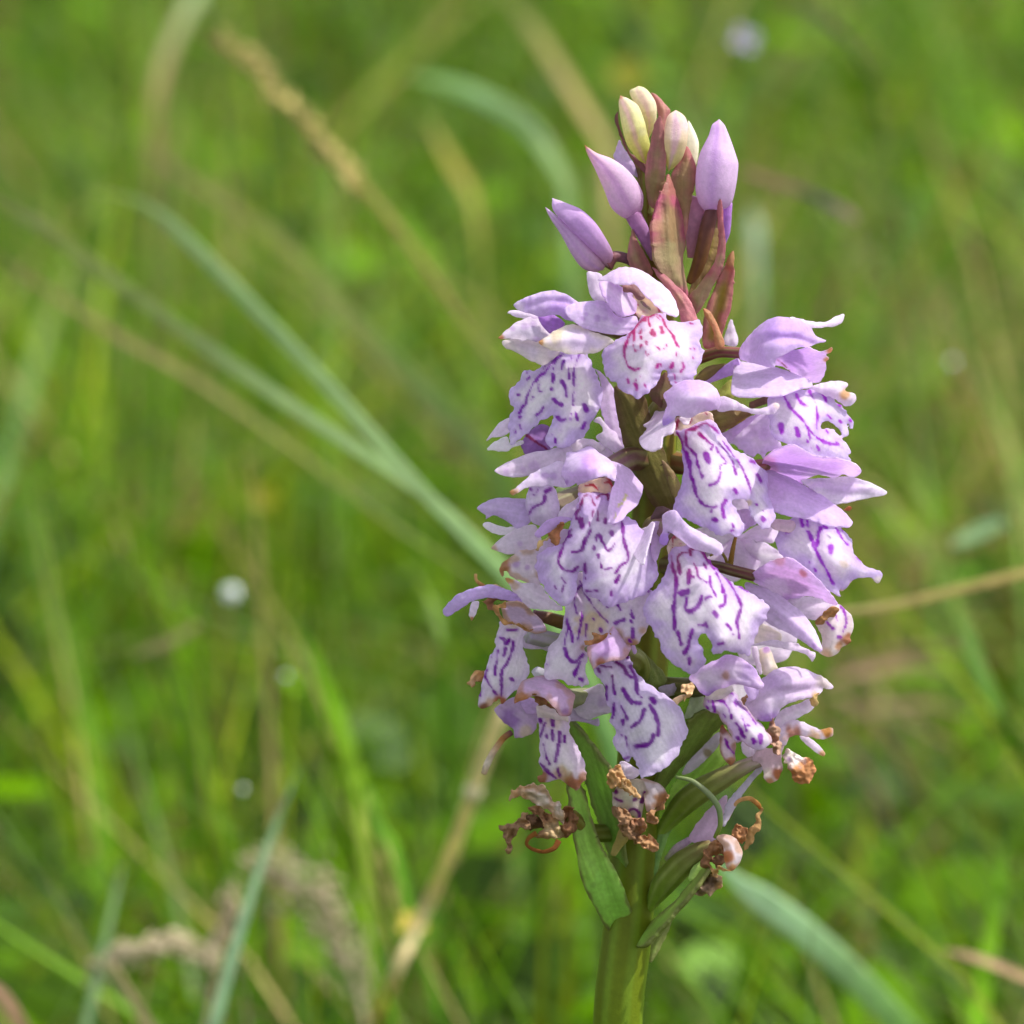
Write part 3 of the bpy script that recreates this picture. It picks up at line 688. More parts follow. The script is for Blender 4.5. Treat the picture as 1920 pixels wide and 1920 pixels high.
patch('hood', 'C', '246 690 290 650 330 618 430 586 560 598 625 650 658 740 640 790 600 803 520 820 460 850 400 858 340 850 322 900 305 960 262 950 240 880 256 800 272 760', [(250, 700, 240), (640, 760, 265), (430, 650, 290), (330, 940, 260)], f, c=((228, 206, 242), (226, 204, 242)), er=22, bulge=18, blobs=((275, 910, 75, (184, 138, 228), 0.85), (430, 630, 90, (224, 190, 242), 0.7), (430, 790, 160, (232, 220, 244), 0.7)), fold=(('300 680 420 740 520 730 620 690', 10, 20),))

# ------------------------------------------------------------------ flower: right, below (zones C and E)
f = flower('1235 860 44 0  1340 880 30 40  1440 872 22 90', c=((116, 90, 40), (140, 84, 60), (172, 96, 108)))
patch('lip', 'E', '1180 262 1290 280 1400 320 1500 330 1580 400 1605 470 1622 535 1700 612 1820 668 1818 710 1788 738 1740 705 1640 705 1580 745 1535 795 1505 770 1528 842 1430 792 1330 712 1230 622 1130 582 1080 522 1056 430 1100 340',
      [(1250, 290, 100), (1060, 440, 120), (1520, 830, 90), (1810, 690, 50), (1400, 520, 110), (1560, 600, 95)], f, c=((244, 238, 250), (218, 196, 244)), er=30, ser=1.6, mark=(MARK, (138, 40, 184)), fold=(('1290 300 1370 560 1450 700', -10, 16), ('1400 560 1500 610 1560 600', 16, 26)),
      strokes=('32 1240 280 1252 322', '20 1284 290 1290 330', '22 1285 370 1330 480 1390 605 1470 745', '24 1310 410 1345 472 1376 340', '22 1368 298 1420 345', '52 1446 482 1450 512', '14 1480 340 1570 465', '12 1530 350 1550 405', '24 1635 560 1665 580', '22 1335 640 1345 660', '18 1295 590 1300 596', '18 1125 385 1145 380', '16 1290 890 1292 895'),
      blobs=((1550, 600, 40, (232, 206, 170), 0.5), (1790, 720, 40, (238, 226, 214), 0.8)))
patch('petal', 'E', '1480 700 1600 705 1580 760 1520 800', 40, f, c=(PALE, (236, 210, 200)))
patch('sepal', 'C', '1235 1310 1300 1296 1400 1293 1600 1288 1750 1328 1856 1390 1832 1416 1700 1440 1600 1460 1480 1478 1400 1432 1330 1380', [(1250, 1320, 120), (1850, 1400, 90)], f, c=((222, 198, 240), (242, 236, 250)), er=22, bulge=-10, fold=(('1350 1360 1500 1370 1700 1370 1820 1395', 9, 10),))
patch('hood', 'C', '955 1185 1000 1130 1060 1088 1180 1058 1350 1140 1480 1152 1600 1178 1672 1240 1642 1277 1592 1287 1540 1266 1480 1292 1370 1272 1270 1302 1240 1340 1100 1310 1000 1250', [(970, 1190, 100), (1650, 1250, 100), (1250, 1180, 150)], f, c=((212, 178, 234), (224, 198, 240)), er=18, bulge=16, fold=(('1000 1220 1150 1180 1350 1180 1600 1250', -9, 9),), blobs=((1000, 1200, 90, (196, 130, 180), 0.6), (1240, 1330, 50, (178, 118, 208), 0.7), (1600, 1230, 80, (238, 226, 248), 0.6)))
patch('sepal', 'C', '985 1240 1100 1262 1240 1330 1330 1380 1400 1425 1520 1508 1608 1600 1592 1642 1440 1637 1300 1592 1150 1562 1030 1522 985 1400', [(1000, 1300, 130), (1600, 1610, 150), (1150, 1540, 170)], f, c=((226, 206, 242), (222, 200, 242)), bulge=14, blobs=((1080, 1420, 60, LILAC, 0.6), (1560, 1600, 40, LILAC, 0.6)))
patch('petal', 'C', '1540 1522 1580 1492 1607 1508 1582 1532', 120, f, c=((214, 140, 110), (200, 130, 90)), h=2)

# ------------------------------------------------------------------ back flower, pale and soft (zone E)
f = flower('1220 990 30 -20  1330 1040 20 -60  1400 1030 20 -80')
patch('sepal', 'E', '560 560 620 520 700 450 740 430 740 600 640 610 580 600', -40, f, c=(PALE, PALE))
patch('lip', 'E', '740 600 780 420 850 400 950 440 1020 470 1115 570 1030 625 900 655 800 640', -60, f, c=(WHITE, PALE), blobs=((825, 520, 30, LILAC, 0.9), (880, 580, 60, LILAC, 0.8)))
patch('hood', 'E', '770 420 830 380 920 325 1060 330 1062 420 1030 455 930 448 850 420', -30, f, c=((242, 232, 246), PALE))
patch('petal', 'E', '760 230 860 210 900 300 830 370 760 380 800 290', 60, f, c=((226, 200, 232), LILAC))
patch('petal', 'E', '1000 305 1060 280 1180 300 1196 340 1150 378 1060 360 1010 330', 150, f, c=((236, 214, 232), (240, 222, 226)), bulge=10)
tube('stalk', 'E', '765 410 24 60  745 500 34 70  725 620 44 60', f, c=((150, 116, 50), (150, 120, 50)))
tube('stalk', 'E', '580 545 16 90  650 515 22 95  690 560 22 90  705 610 24 80', f, c=((150, 140, 60), (130, 110, 50)))

patch('petal', 'P', '1285 1010 1335 985 1400 1005 1425 1060 1370 1092 1310 1075', -55, f, c=(WHITE, PALE))
patch('petal', 'P', '1370 1180 1435 1155 1495 1180 1475 1235 1400 1245', -45, f, c=(WHITE, PALE))
patch('petal', 'P', '1320 900 1395 872 1445 915 1415 985 1345 975', -45, f, c=(PALE, LILAC))
patch('petal', 'P', '1340 1290 1390 1250 1430 1290 1420 1350 1360 1350', -30, f, c=(WHITE, PALE))
patch('petal', 'P', '1060 1120 1110 1090 1150 1130 1140 1200 1080 1210', -10, f, c=(WHITE, PALE))
patch('petal', 'P', '1075 850 1130 830 1165 880 1150 940 1090 930', -10, f, c=(PALE, LILAC))

# ------------------------------------------------------------------ flower: middle left, facing us (zone D)
f = flower('1220 860 40 40  1180 862 44 120  1130 890 40 210', c=((104, 86, 44), (96, 60, 56), (150, 110, 120)))
patch('throat', 'D', '980 470 1000 425 1130 380 1250 365 1300 470 1270 515 1130 490 1000 540', 215, f, c=((252, 234, 196), (246, 226, 200)), mark=((150, 16, 50), (150, 16, 50)), bulge=-6, strokes=('24 988 455 990 505', '22 1040 430 1100 425 1150 468', '20 1230 370 1260 380', '36 1215 410 1250 398 1278 440 1285 470'))
patch('lip', 'D', '985 500 995 560 970 640 930 740 900 830 860 920 800 980 700 1010 640 1030 595 1060 600 1110 578 1165 605 1215 620 1270 650 1310 680 1385 740 1460 790 1490 850 1512 920 1482 945 1420 962 1340 985 1260 1003 1205 1015 1260 1018 1340 1050 1415 1090 1440 1160 1470 1250 1525 1330 1500 1400 1495 1480 1450 1590 1415 1660 1310 1695 1250 1690 1120 1650 1000 1590 890 1480 755 1400 700 1330 640 1275 480 1200 500 1120 490',
      [(1130, 490, 215), (740, 1420, 270), (585, 1150, 235), (1690, 1200, 235), (1250, 1500, 290), (1100, 1000, 285), (1000, 700, 245)], f, c=((240, 236, 248), (212, 186, 238)), er=42, ser=1.8, throat=(1130, 480, 500), mark=((142, 14, 80), (112, 26, 140)), bulge=16, br=26,
      strokes=('32 1008 610 1022 535 1060 516 1100 530 1118 590 1132 615', '32 1150 540 1190 512 1232 510 1254 552', '26 1015 540 998 640 960 690 968 735', '34 1112 660 1104 708', '28 1150 650 1155 745', '56 1002 735 1006 800', '26 1022 725 1024 740', '52 1220 738 1222 770', '26 1285 765 1300 780',
               '36 915 830 868 905 830 1020 800 1120 850 1190 920 1208 970 1168', '40 1090 850 1050 930 1000 1020 925 1032', '34 1135 920 1150 870 1200 940 1240 1010 1290 1000 1312 955', '22 1088 770 1085 800', '52 1282 852 1292 872', '36 1370 750 1390 900 1432 1075 1420 1120 1370 1145 1325 1215', '34 1118 975 1120 1005', '34 1158 1055 1162 1085', '15 1170 1110 1190 1175',
               '34 1045 1135 1045 1215', '26 1215 1188 1280 1180', '28 830 1260 862 1310', '34 845 1335 838 1385', '24 772 1345 778 1358', '40 1352 1245 1320 1305', '34 1065 1380 1142 1386', '36 1278 1388 1280 1420', '20 1045 1262 1046 1275', '28 880 895 920 885', '20 1200 1245 1225 1235'))
patch('petal', 'D', '800 720 830 640 900 590 1000 535 975 640 940 720 870 720', 210, f, c=(WHITE, PALE))
patch('sepal', 'D', '230 300 300 250 370 212 550 142 700 118 820 70 900 50 930 150 880 220 800 250 700 292 500 347 330 352', [(240, 300, 190), (880, 150, 150)], f, c=((216, 200, 222), (228, 214, 236)), er=22, bulge=10, blobs=((330, 300, 40, VIOLET, 0.35), (580, 255, 60, VIOLET, 0.35), (480, 285, 40, VIOLET, 0.25)))
patch('sepal', 'D', '358 492 400 465 450 430 560 328 700 258 840 225 900 440 800 440 700 440 520 455 410 520 380 520', [(365, 495, 250), (860, 340, 215)], f, c=((226, 214, 240), (230, 218, 242)), blobs=((385, 490, 60, (206, 156, 90), 0.9), (680, 345, 40, VIOLET, 0.5), (760, 350, 44, VIOLET, 0.5), (600, 345, 30, VIOLET, 0.3)))
patch('sepal', 'D', '1270 215 1350 228 1450 290 1520 380 1565 430 1552 530 1520 600 1450 662 1375 745 1310 770 1250 755 1245 640 1278 470 1330 340', [(1290, 240, 240), (1300, 740, 300), (1550, 450, 230)], f, c=((222, 194, 238), (226, 202, 242)), bulge=16, fold=(('1330 260 1440 360 1380 560 1280 740', -8, 14),), strokes=('9 1410 520 1390 560', '9 1370 590 1330 640', '9 1325 660 1310 720'), mark=((230, 190, 130), (230, 190, 130)))
patch('hood', 'D', '880 132 960 128 1020 100 1080 74 1130 100 1180 142 1262 195 1312 262 1325 320 1310 392 1230 352 1120 372 980 412 895 445 860 390 825 320 870 200', [(880, 150, 245), (1080, 100, 255), (1310, 380, 270), (890, 440, 260), (1080, 270, 305)], f, c=((226, 198, 244), (226, 206, 244)), er=20, bulge=12, br=16, fold=(('1090 370 1200 260 1260 200', -9, 9),), blobs=((950, 230, 90, (236, 226, 248), 0.7), (1070, 220, 80, (208, 160, 240), 0.7), (1220, 290, 90, (236, 228, 248), 0.7), (870, 410, 36, VIOLET, 0.7)))

# small tucked lip and side petals at far left (zone D)
f = flower('1205 900 40 20  1090 930 40 60  1010 960 36 120', c=((110, 110, 50), (150, 130, 120)))
patch('petal', 'D', '780 460 860 450 960 470 990 530 900 590 830 650 800 560', 60, f, c=((180, 186, 110), (196, 200, 140)), mat=M_BRACT)
patch('lip', 'D', '550 445 510 530 505 600 520 660 562 765 640 795 720 790 770 760 812 660 795 530 760 440 650 420', 150, f, c=((240, 236, 246), (222, 206, 238)), bulge=22, br=30, mark=((100, 26, 120), (116, 30, 150)), strokes=('28 545 462 562 472', '28 640 450 612 498', '48 738 460 690 492', '40 675 532 658 592 580 632 538 692', '20 578 520 586 518'))
patch('petal', 'D', '65 638 170 568 300 543 420 550 520 560 545 680 545 770 430 825 350 760 220 700 150 740 150 700', 120, f, c=((224, 208, 240), (212, 190, 236)), fold=(('100 650 300 620 500 650', 8, 20),))
patch('petal', 'D', '115 790 140 762 175 760 300 808 430 808 420 870 280 880 170 842', 110, f, c=(PALE, WHITE))
patch('petal', 'D', '195 1000 300 900 450 818 600 790 640 1010 420 1052 300 1042', 150, f, c=((224, 214, 232), (230, 220, 234)), blobs=((210, 1000, 60, (214, 170, 110), 0.6), (455, 955, 36, VIOLET, 0.4)))
patch('petal', 'D', '278 1165 330 1098 430 1028 580 1005 640 1020 640 1320 480 1290 385 1255 310 1180 300 1250', 170, f, c=((234, 226, 238), (232, 222, 232)), blobs=((420, 1145, 44, VIOLET, 0.6), (520, 1170, 34, VIOLET, 0.5), (350, 1140, 30, VIOLET, 0.5), (290, 1180, 90, (190, 130, 66), 0.8), (340, 1090, 40, (206, 160, 100), 0.6)), ser=1.4, rim=((206, 160, 100), 14, 0.5))
patch('petal', 'D', '330 1255 450 1308 640 1328 700 1420 800 1500 835 1558 700 1552 550 1545 440 1432 350 1320', 190, f, c=((240, 234, 244), (234, 226, 238)), blobs=((340, 1270, 70, (214, 170, 110), 0.95), (420, 1340, 50, (196, 150, 80), 0.5)), ser=1.4)
patch('petal', 'D', '610 1010 640 960 700 905 830 830 900 830 900 900 820 1000 700 1060 600 1055', 225, f, c=((232, 220, 238), (226, 210, 236)))
patch('petal', 'D', '585 870 680 760 800 715 900 722 930 735 850 770 760 830 630 905', 245, f, c=((218, 186, 238), (212, 178, 236)))
o = patch('anther', 'D', '700 860 800 800 860 790 825 850 795 960 770 982 725 940 695 905', 248, f, c=((150, 60, 40), (176, 100, 50)), mat=M_DRY, ruf=8)
patch('petal', 'D', '608 1015 630 930 720 885 725 905 660 950 620 1030', 250, f, c=(TAN, TAN), mat=M_DRY, h=2)

# ------------------------------------------------------------------ flower: centre right, facing us (zone E)
f = flower('1225 1000 40 60  1230 990 44 160  1260 1000 40 250')
patch('throat', 'E', '280 460 320 395 380 420 470 480 540 500 420 540 290 540', 250, f, c=((252, 236, 206), (246, 230, 214)), mark=((150, 20, 60), (150, 20, 60)), bulge=-4, strokes=('20 308 405 310 470', '16 372 460 345 480', '14 310 490 308 530', '26 320 405 330 420'))
patch('lip', 'E', '280 500 285 560 270 610 220 720 180 770 140 830 104 920 112 970 132 1020 165 1080 180 1130 215 1150 230 1200 262 1262 300 1300 350 1340 400 1370 450 1392 520 1372 552 1310 535 1230 495 1140 545 1095 582 1160 595 1255 640 1242 700 1232 760 1235 820 1255 860 1262 880 1190 920 1110 945 1050 985 1000 1002 930 980 880 900 830 820 780 740 735 620 615 560 540 480 480 380 470',
      [(380, 490, 255), (450, 1380, 325), (108, 920, 262), (1000, 920, 245), (650, 1230, 345), (520, 850, 325), (850, 1250, 270), (300, 650, 265)], f, c=(WHITE, (214, 192, 240)), er=36, ser=2.4, throat=(380, 500, 400), mark=((150, 14, 90), (120, 28, 156)), bulge=14, fold=(('560 760 640 900 690 1120', 12, 24),),
      strokes=('32 305 540 312 640 338 740 320 900 326 1075', '32 362 665 352 560 372 528 410 522', '32 430 505 442 545', '30 450 488 510 495 560 570 615 645', '36 430 650 428 735', '22 458 595 490 650 502 705 560 740', '38 536 606 552 632', '24 578 698 590 760 622 842', '26 628 675 660 750 672 805', '36 690 840 686 890 660 908', '32 640 640 720 740 790 870 802 930 780 1010 792 1135',
               '20 790 770 852 802', '60 372 820 418 802', '42 412 850 404 920 432 945 482 920 522 835', '34 548 852 590 840', '44 608 955 632 982', '26 500 1045 555 1047', '44 555 1030 560 1055', '34 352 1095 372 1185', '34 455 1080 430 1160 420 1212 390 1245', '36 430 1285 434 1325', '34 640 1182 675 1168', '28 705 1040 730 1075', '26 745 1108 755 1116', '20 448 690 460 695'))
patch('sepal', 'E', '60 400 70 360 120 340 160 300 180 306 170 360 150 430 130 500 105 602 78 600 40 545 15 500', [(160, 310, 250), (90, 590, 320), (40, 520, 260)], f, c=((246, 242, 250), (240, 232, 248)), bulge=-10)
patch('sepal', 'E', '170 305 250 310 290 340 260 470 220 500 190 600 150 520 160 420', 235, f, c=((222, 200, 238), LILAC))
patch('hood', 'E', '236 260 290 222 330 216 365 250 400 300 480 360 560 400 640 440 672 482 665 535 620 545 560 520 450 490 370 430 300 378 275 372 278 420 262 472 225 462 216 420 240 360', [(300, 230, 285), (660, 500, 325), (250, 450, 275), (450, 400, 325)], f, c=((232, 218, 246), (230, 212, 246)), er=22, bulge=14, blobs=((250, 430, 70, (180, 130, 226), 0.85), (560, 480, 90, (238, 230, 248), 0.6)), fold=(('300 225 370 270 440 370 540 440', 10, 12),))

# ------------------------------------------------------------------ flower: right, lower middle, side view (zone E)
f = flower('1225 1060 44 10  1340 1062 20 90  1375 1070 20 115  1415 1080 20 130', c=((96, 78, 44), (84, 62, 48), (120, 72, 72)))
patch('petal', 'E', '1130 870 1280 838 1400 858 1490 900 1470 940 1420 975 1340 1012 1250 985', 100, f, c=((238, 230, 240), PALE), ser=1)
patch('lip', 'E', '1340 1010 1420 940 1480 895 1520 900 1580 950 1614 1010 1608 1080 1588 1135 1600 1165 1535 1205 1500 1250 1430 1272 1365 1235 1392 1150 1365 1080', 110, f, c=((246, 238, 240), (240, 226, 226)), bulge=22, mark=(MARK, (130, 40, 170)), fold=(('1410 1040 1440 1140 1430 1250', 14, 24),),
      strokes=('22 1420 1025 1470 1070', '20 1480 975 1495 1010', '24 1520 905 1555 980 1562 1040 1540 1090', '36 1500 1130 1520 1128', '20 1540 1090 1535 1100'), blobs=((1570, 1150, 60, (190, 120, 70), 0.9), (1510, 1200, 40, (214, 160, 110), 0.8), (1420, 1265, 60, (238, 206, 170), 0.7)))
patch('petal', 'E', '1340 1018 1400 965 1450 915 1502 925 1490 965 1430 985 1390 1025 1345 1035', 135, f, c=((200, 140, 70), (170, 110, 50)), mat=M_DRY, ruf=6)
patch('petal', 'E', '820 1060 900 1010 1000 1050 1090 1105 1080 1170 960 1180 840 1150', 40, f, c=(PALE, (240, 230, 220)))
patch('petal', 'E', '870 1185 1000 1155 1100 1160 1200 1180 1300 1225 1342 1245 1330 1290 1316 1312 1300 1285 1250 1245 1130 1215 980 1195', 150, f, c=(WHITE, PALE), bulge=5)
patch('hood', 'E', '870 710 930 640 1000 598 1060 570 1125 558 1180 575 1250 622 1330 690 1400 760 1480 860 1492 905 1400 866 1330 845 1260 838 1130 874 1000 800', [(880, 700, 130), (1480, 880, 110), (1180, 680, 185)], f, c=((214, 180, 226), (222, 196, 238)), er=20, bulge=16, fold=(('900 740 1010 700 1150 700 1260 760 1380 850', -11, 9),), blobs=((1255, 672, 34, (176, 80, 70), 0.7), (1080, 572, 50, (190, 120, 110), 0.5), (1050, 790, 110, (230, 218, 236), 0.7), (1130, 868, 50, VIOLET, 0.4)))
patch('sepal', 'E', '830 745 920 755 1010 790 1110 850 1190 910 1255 970 1340 1090 1392 1210 1382 1240 1330 1222 1200 1135 1060 1065 960 1010 900 960', [(880, 770, 140), (1380, 1220, 175)], f, c=((226, 208, 242), (228, 212, 244)), bulge=14, fold=(('900 800 1100 950 1250 1080 1370 1210', 7, 10),), blobs=((1335, 1195, 26, VIOLET, 0.6),))
patch('petal', 'E', '880 1210 920 1200 935 1290 955 1390 930 1400 900 1310', 20, f, c=(WHITE, PALE))
patch('petal', 'E', '935 1230 960 1205 1005 1205 1040 1290 1070 1360 1010 1400 960 1400', 10, f, c=(WHITE, (244, 230, 214)), blobs=((985, 1220, 34, VIOLET, 0.8),), bulge=16)

# ------------------------------------------------------------------ flower: lower left of centre, going over (zone F)
f = flower('1205 1130 40 20  1090 1110 44 80  1080 1100 40 170', c=((104, 104, 50), (120, 96, 60)))
tube('ovary', 'F', '690 350 60 70  800 380 90 60  930 420 100 40', f, c=((120, 84, 92), (124, 96, 52), (110, 90, 40)))
patch('lip', 'F', '990 60 970 160 935 285 918 370 900 450 860 530 800 610 762 738 770 790 800 818 900 830 930 858 970 872 1090 855 1068 760 1085 640 1060 600 1120 560 1180 570 1240 520 1290 522 1340 560 1392 577 1450 552 1512 442 1532 380 1510 280 1540 180 1400 160 1250 160 1120 60',
      [(1050, 100, 190), (780, 760, 215), (1080, 850, 225), (1400, 560, 225), (1150, 400, 205)], f, c=((240, 236, 244), (230, 218, 238)), er=30, ser=1.6, mark=(MARK, (112, 28, 156)), bulge=12, fold=(('1050 200 1080 420 1060 640', -12, 14), ('1150 380 1240 480 1280 530', -9, 14)),
      strokes=('28 1030 140 1000 200 985 260 1000 340', '20 1030 110 1060 200 1120 290 1230 412', '18 1035 240 1036 420 1012 535', '22 938 350 932 405', '24 940 430 965 500 976 552', '20 940 440 915 565', '34 915 600 935 660 990 695 1045 640', '28 1030 700 988 795', '38 1028 815 1045 826', '20 783 708 788 714', '20 1175 248 1230 298', '30 1290 275 1315 322', '38 1285 415 1342 395', '16 1385 305 1412 375',
               '18 1392 395 1398 405', '26 1410 455 1410 515', '22 1385 535 1388 545', '36 1178 462 1186 472', '13 1075 425 1070 520', '26 1500 180 1515 185', '14 1125 385 1128 390'),
      blobs=((1110, 420, 150, (240, 222, 190), 0.8), (1400, 560, 60, (200, 150, 80), 0.8), (1290, 500, 60, (206, 160, 100), 0.6), (1480, 470, 40, (214, 170, 110), 0.6), (1050, 590, 30, (190, 140, 70), 0.6)))
patch('petal', 'F', '1115 478 1180 512 1245 488 1205 540 1195 560 1110 555 1060 562 1120 535', 240, f, c=((206, 140, 80), (180, 110, 50)), mat=M_DRY, ruf=8, h=2)

# ------------------------------------------------------------------ flower: lower centre, pink hood (zone F)
f = flower('1200 1270 44 40  1190 1240 44 120  1160 1225 40 190', c=((110, 120, 40), (104, 110, 40), (110, 104, 60)))
patch('lip', 'F', '1140 730 1150 790 1185 830 1212 900 1215 970 1255 1050 1252 1130 1282 1200 1265 1290 1300 1345 1340 1395 1382 1415 1402 1320 1420 1370 1440 1430 1470 1535 1500 1525 1560 1505 1610 1480 1680 1432 1720 1370 1745 1330 1780 1260 1812 1205 1790 1130 1765 1060 1735 1005 1640 925 1560 890 1500 850 1420 755 1370 650 1250 690',
      [(1250, 700, 212), (1500, 1520, 290), (1805, 1200, 225), (1255, 1150, 225), (1500, 1130, 270), (1380, 1410, 260)], f, c=((238, 236, 246), (214, 198, 236)), er=34, ser=1.8, throat=(1250, 700, 300), mark=((120, 18, 100), (108, 28, 148)), bulge=14,
      strokes=('22 1180 718 1250 730', '46 1155 745 1165 765', '38 1290 700 1340 728 1360 770 1392 805', '32 1385 725 1420 800 1438 900', '20 1440 910 1472 952', '28 1262 795 1268 840 1277 918', '34 1215 870 1216 965', '42 1335 890 1355 930 1398 982', '42 1436 988 1462 992', '42 1546 960 1560 978', '32 1275 1000 1265 1095', '26 1325 1005 1367 1108', '30 1332 1122 1336 1150', '34 1486 1042 1465 1110 1388 1172',
               '32 1528 1008 1570 1080 1596 1150 1590 1212', '34 1558 1218 1520 1290 1425 1300', '18 1326 1215 1332 1222', '24 1358 1230 1372 1305', '32 1350 1390 1375 1385', '32 1355 645 1362 660', '14 1325 1165 1328 1170'))
patch('hood', 'F', '1080 585 1160 560 1215 520 1258 435 1300 470 1345 525 1395 580 1375 640 1330 680 1240 690 1170 712 1120 748 1092 670', [(1090, 600, 260), (1120, 740, 260), (1380, 590, 220), (1230, 600, 275)], f, c=((218, 186, 232), (224, 200, 234)), bulge=12, rim=((196, 130, 60), 13, 0.55), fold=(('1130 740 1250 620 1320 500', -9, 10),), blobs=((1200, 600, 90, (212, 168, 232), 0.7), (1180, 690, 46, (196, 120, 70), 0.8)))
patch('petal', 'F', '1390 585 1420 570 1432 630 1415 640 1400 610', 200, f, c=((190, 140, 220), LILAC), h=2)
patch('petal', 'F', '960 960 1060 900 1190 850 1220 960 1250 1050 1160 1085 1080 1110 1000 1060', 120, f, c=((216, 210, 226), (222, 214, 230)), blobs=((1195, 985, 50, VIOLET, 0.4), (985, 970, 40, (190, 160, 130), 0.6)))
patch('petal', 'F', '940 1030 1000 1040 1080 1110 1160 1100 1160 1160 1090 1140 1000 1125 940 1120', 110, f, c=((200, 184, 214), (206, 190, 220)))
patch('spur', 'F', '1590 880 1700 850 1790 835 1800 880 1720 930 1640 940', 80, f, c=((204, 196, 210), (196, 190, 206)))

# ------------------------------------------------------------------ flower: lowest left, wilting (zone F)
f = flower('1195 1210 36 0  1080 1210 32 40  990 1190 30 90', c=((150, 180, 100), (160, 170, 130), (190, 176, 200)))
patch('petal', 'F', '630 470 720 450 800 500 840 560 840 630 730 600 620 590', 70, f, c=((206, 190, 212), (212, 196, 222)))
patch('lip', 'F', '455 400 440 480 425 560 372 680 335 790 312 870 293 960 300 1010 345 1030 420 985 445 960 465 1000 520 952 575 900 605 870 665 775 625 620 615 540 645 470 560 400',
      [(550, 430, 120), (320, 980, 130), (640, 780, 110), (480, 700, 145)], f, c=(WHITE, (226, 214, 238)), er=26, ser=1.8, mark=((112, 20, 90), (110, 28, 150)), bulge=18,
      strokes=('30 495 470 575 463', '32 452 522 475 528', '40 515 535 490 562', '30 550 545 545 600 510 690 470 760 460 880 455 940', '28 490 600 475 655', '18 440 605 428 690', '24 426 700 420 785', '30 355 755 350 810 400 900 432 932', '38 535 815 545 828', '16 405 600 385 660', '16 308 905 312 935', '10 475 400 530 420'),
      blobs=((330, 1020, 50, (150, 90, 40), 0.9), (450, 970, 60, (190, 120, 50), 0.9), (390, 990, 50, (220, 180, 120), 0.6), (540, 420, 60, (236, 220, 180), 0.7)))
patch('petal', 'F', '225 830 245 790 300 770 335 760 320 820 270 830 262 870 245 880', 110, f, c=((222, 180, 150), (196, 130, 60)), mat=M_DRY, ruf=8, h=2)
patch('hood', 'F', '460 290 500 270 560 262 620 280 660 320 720 370 790 470 720 490 640 470 560 430 480 390 470 340', [(470, 300, 200), (760, 470, 130), (600, 340, 190)], f, c=((216, 196, 222), (214, 198, 226)), rim=(TAN, 10, 0.6), blobs=((640, 450, 50, (206, 166, 110), 0.6),))
patch('petal', 'F', '400 290 470 275 495 262 490 300 450 310 440 340 480 390 560 430 690 460 650 470 540 430 470 415 430 360', 205, f, c=((206, 140, 66), (176, 112, 50)), mat=M_DRY, ruf=6, h=2)
patch('petal', 'F', '318 262 400 240 500 240 590 258 520 268 440 268 400 290 440 330 390 310', 150, f, c=((150, 92, 56), (140, 80, 50)), mat=M_DRY, h=2)
patch('petal', 'F', '228 360 245 265 270 255 302 262 285 330 250 400 240 392', 165, f, c=(PALE, PALE), blobs=((245, 385, 24, (196, 130, 60), 0.9),))
patch('petal', 'F', '340 155 390 130 440 128 490 160 420 170', 140, f, c=((226, 206, 190), (206, 170, 130)), mat=M_DRY, h=2)
patch('sepal', 'F', '42 355 38 325 70 275 110 240 180 195 250 168 330 150 400 142 470 165 560 200 660 300 600 275 500 250 350 234 250 262 190 300 130 335 75 372', [(50, 350, 170), (400, 190, 190), (620, 280, 150)], f, c=((222, 204, 244), (210, 186, 240)), bulge=12)
tube('withered_tip', 'F', '275 65 24 150  280 105 22 155  310 135 30 158  350 165 36 150', f, c=((214, 176, 120), (176, 120, 66)), mat=M_DRY)

# ------------------------------------------------------------------ flower: low left, wilting (zone F)
f = flower('1195 1330 40 20  1120 1310 36 80  1060 1310 34 140', c=((110, 130, 50), (150, 150, 120)))
patch('petal', 'F', '680 770 720 730 770 750 800 800 730 830', 100, f, c=((186, 196, 200), (206, 206, 216)))
patch('petal', 'F', '412 1040 480 985 560 940 640 960 720 1000 730 1100 700 1190 640 1230 560 1245 550 1180 470 1120', 110, f, c=((206, 186, 214), (196, 170, 210)), blobs=((510, 1110, 90, (136, 84, 170), 0.8), (640, 1200, 60, (222, 206, 176), 0.7)), bulge=18, ser=1)
patch('petal', 'F', '600 980 680 950 740 1010 720 1060 640 1060', 120, f, c=((196, 156, 216), LILAC))
tube('spur', 'F', '530 1205 44 120  470 1250 44 130  400 1350 46 135  355 1440 50 130  335 1500 40 125', f, c=((110, 70, 90), (190, 140, 80), (206, 180, 150), (226, 214, 200), (206, 180, 150)), mat=M_DRY)
patch('lip', 'F', '725 1040 725 1110 735 1180 735 1250 742 1340 735 1430 760 1500 720 1520 745 1565 820 1550 880 1545 930 1580 995 1625 1040 1580 1075 1508 1035 1370 985 1260 945 1170 955 1090 860 1060',
      [(830, 1080, 150), (740, 1540, 180), (1060, 1510, 165), (860, 1350, 195)], f, c=((240, 234, 240), (226, 210, 234)), er=26, ser=1.6, mark=((100, 18, 90), (104, 28, 140)), bulge=16,
      strokes=('32 742 1108 748 1130', '18 775 1140 745 1225', '34 828 1112 832 1155', '28 794 1225 796 1240', '28 828 1195 836 1255', '28 880 1200 886 1268', '32 768 1290 785 1370 806 1422', '36 872 1295 850 1415', '22 745 1425 800 1490 855 1535', '24 865 1460 882 1515', '20 918 1230 920 1270'),
      blobs=((750, 1530, 70, (170, 110, 50), 0.9), (980, 1590, 90, (178, 104, 48), 0.9), (900, 1500, 70, (226, 190, 130), 0.6), (840, 1100, 90, (236, 214, 190), 0.6), (1050, 1520, 50, (196, 130, 66), 0.7)))
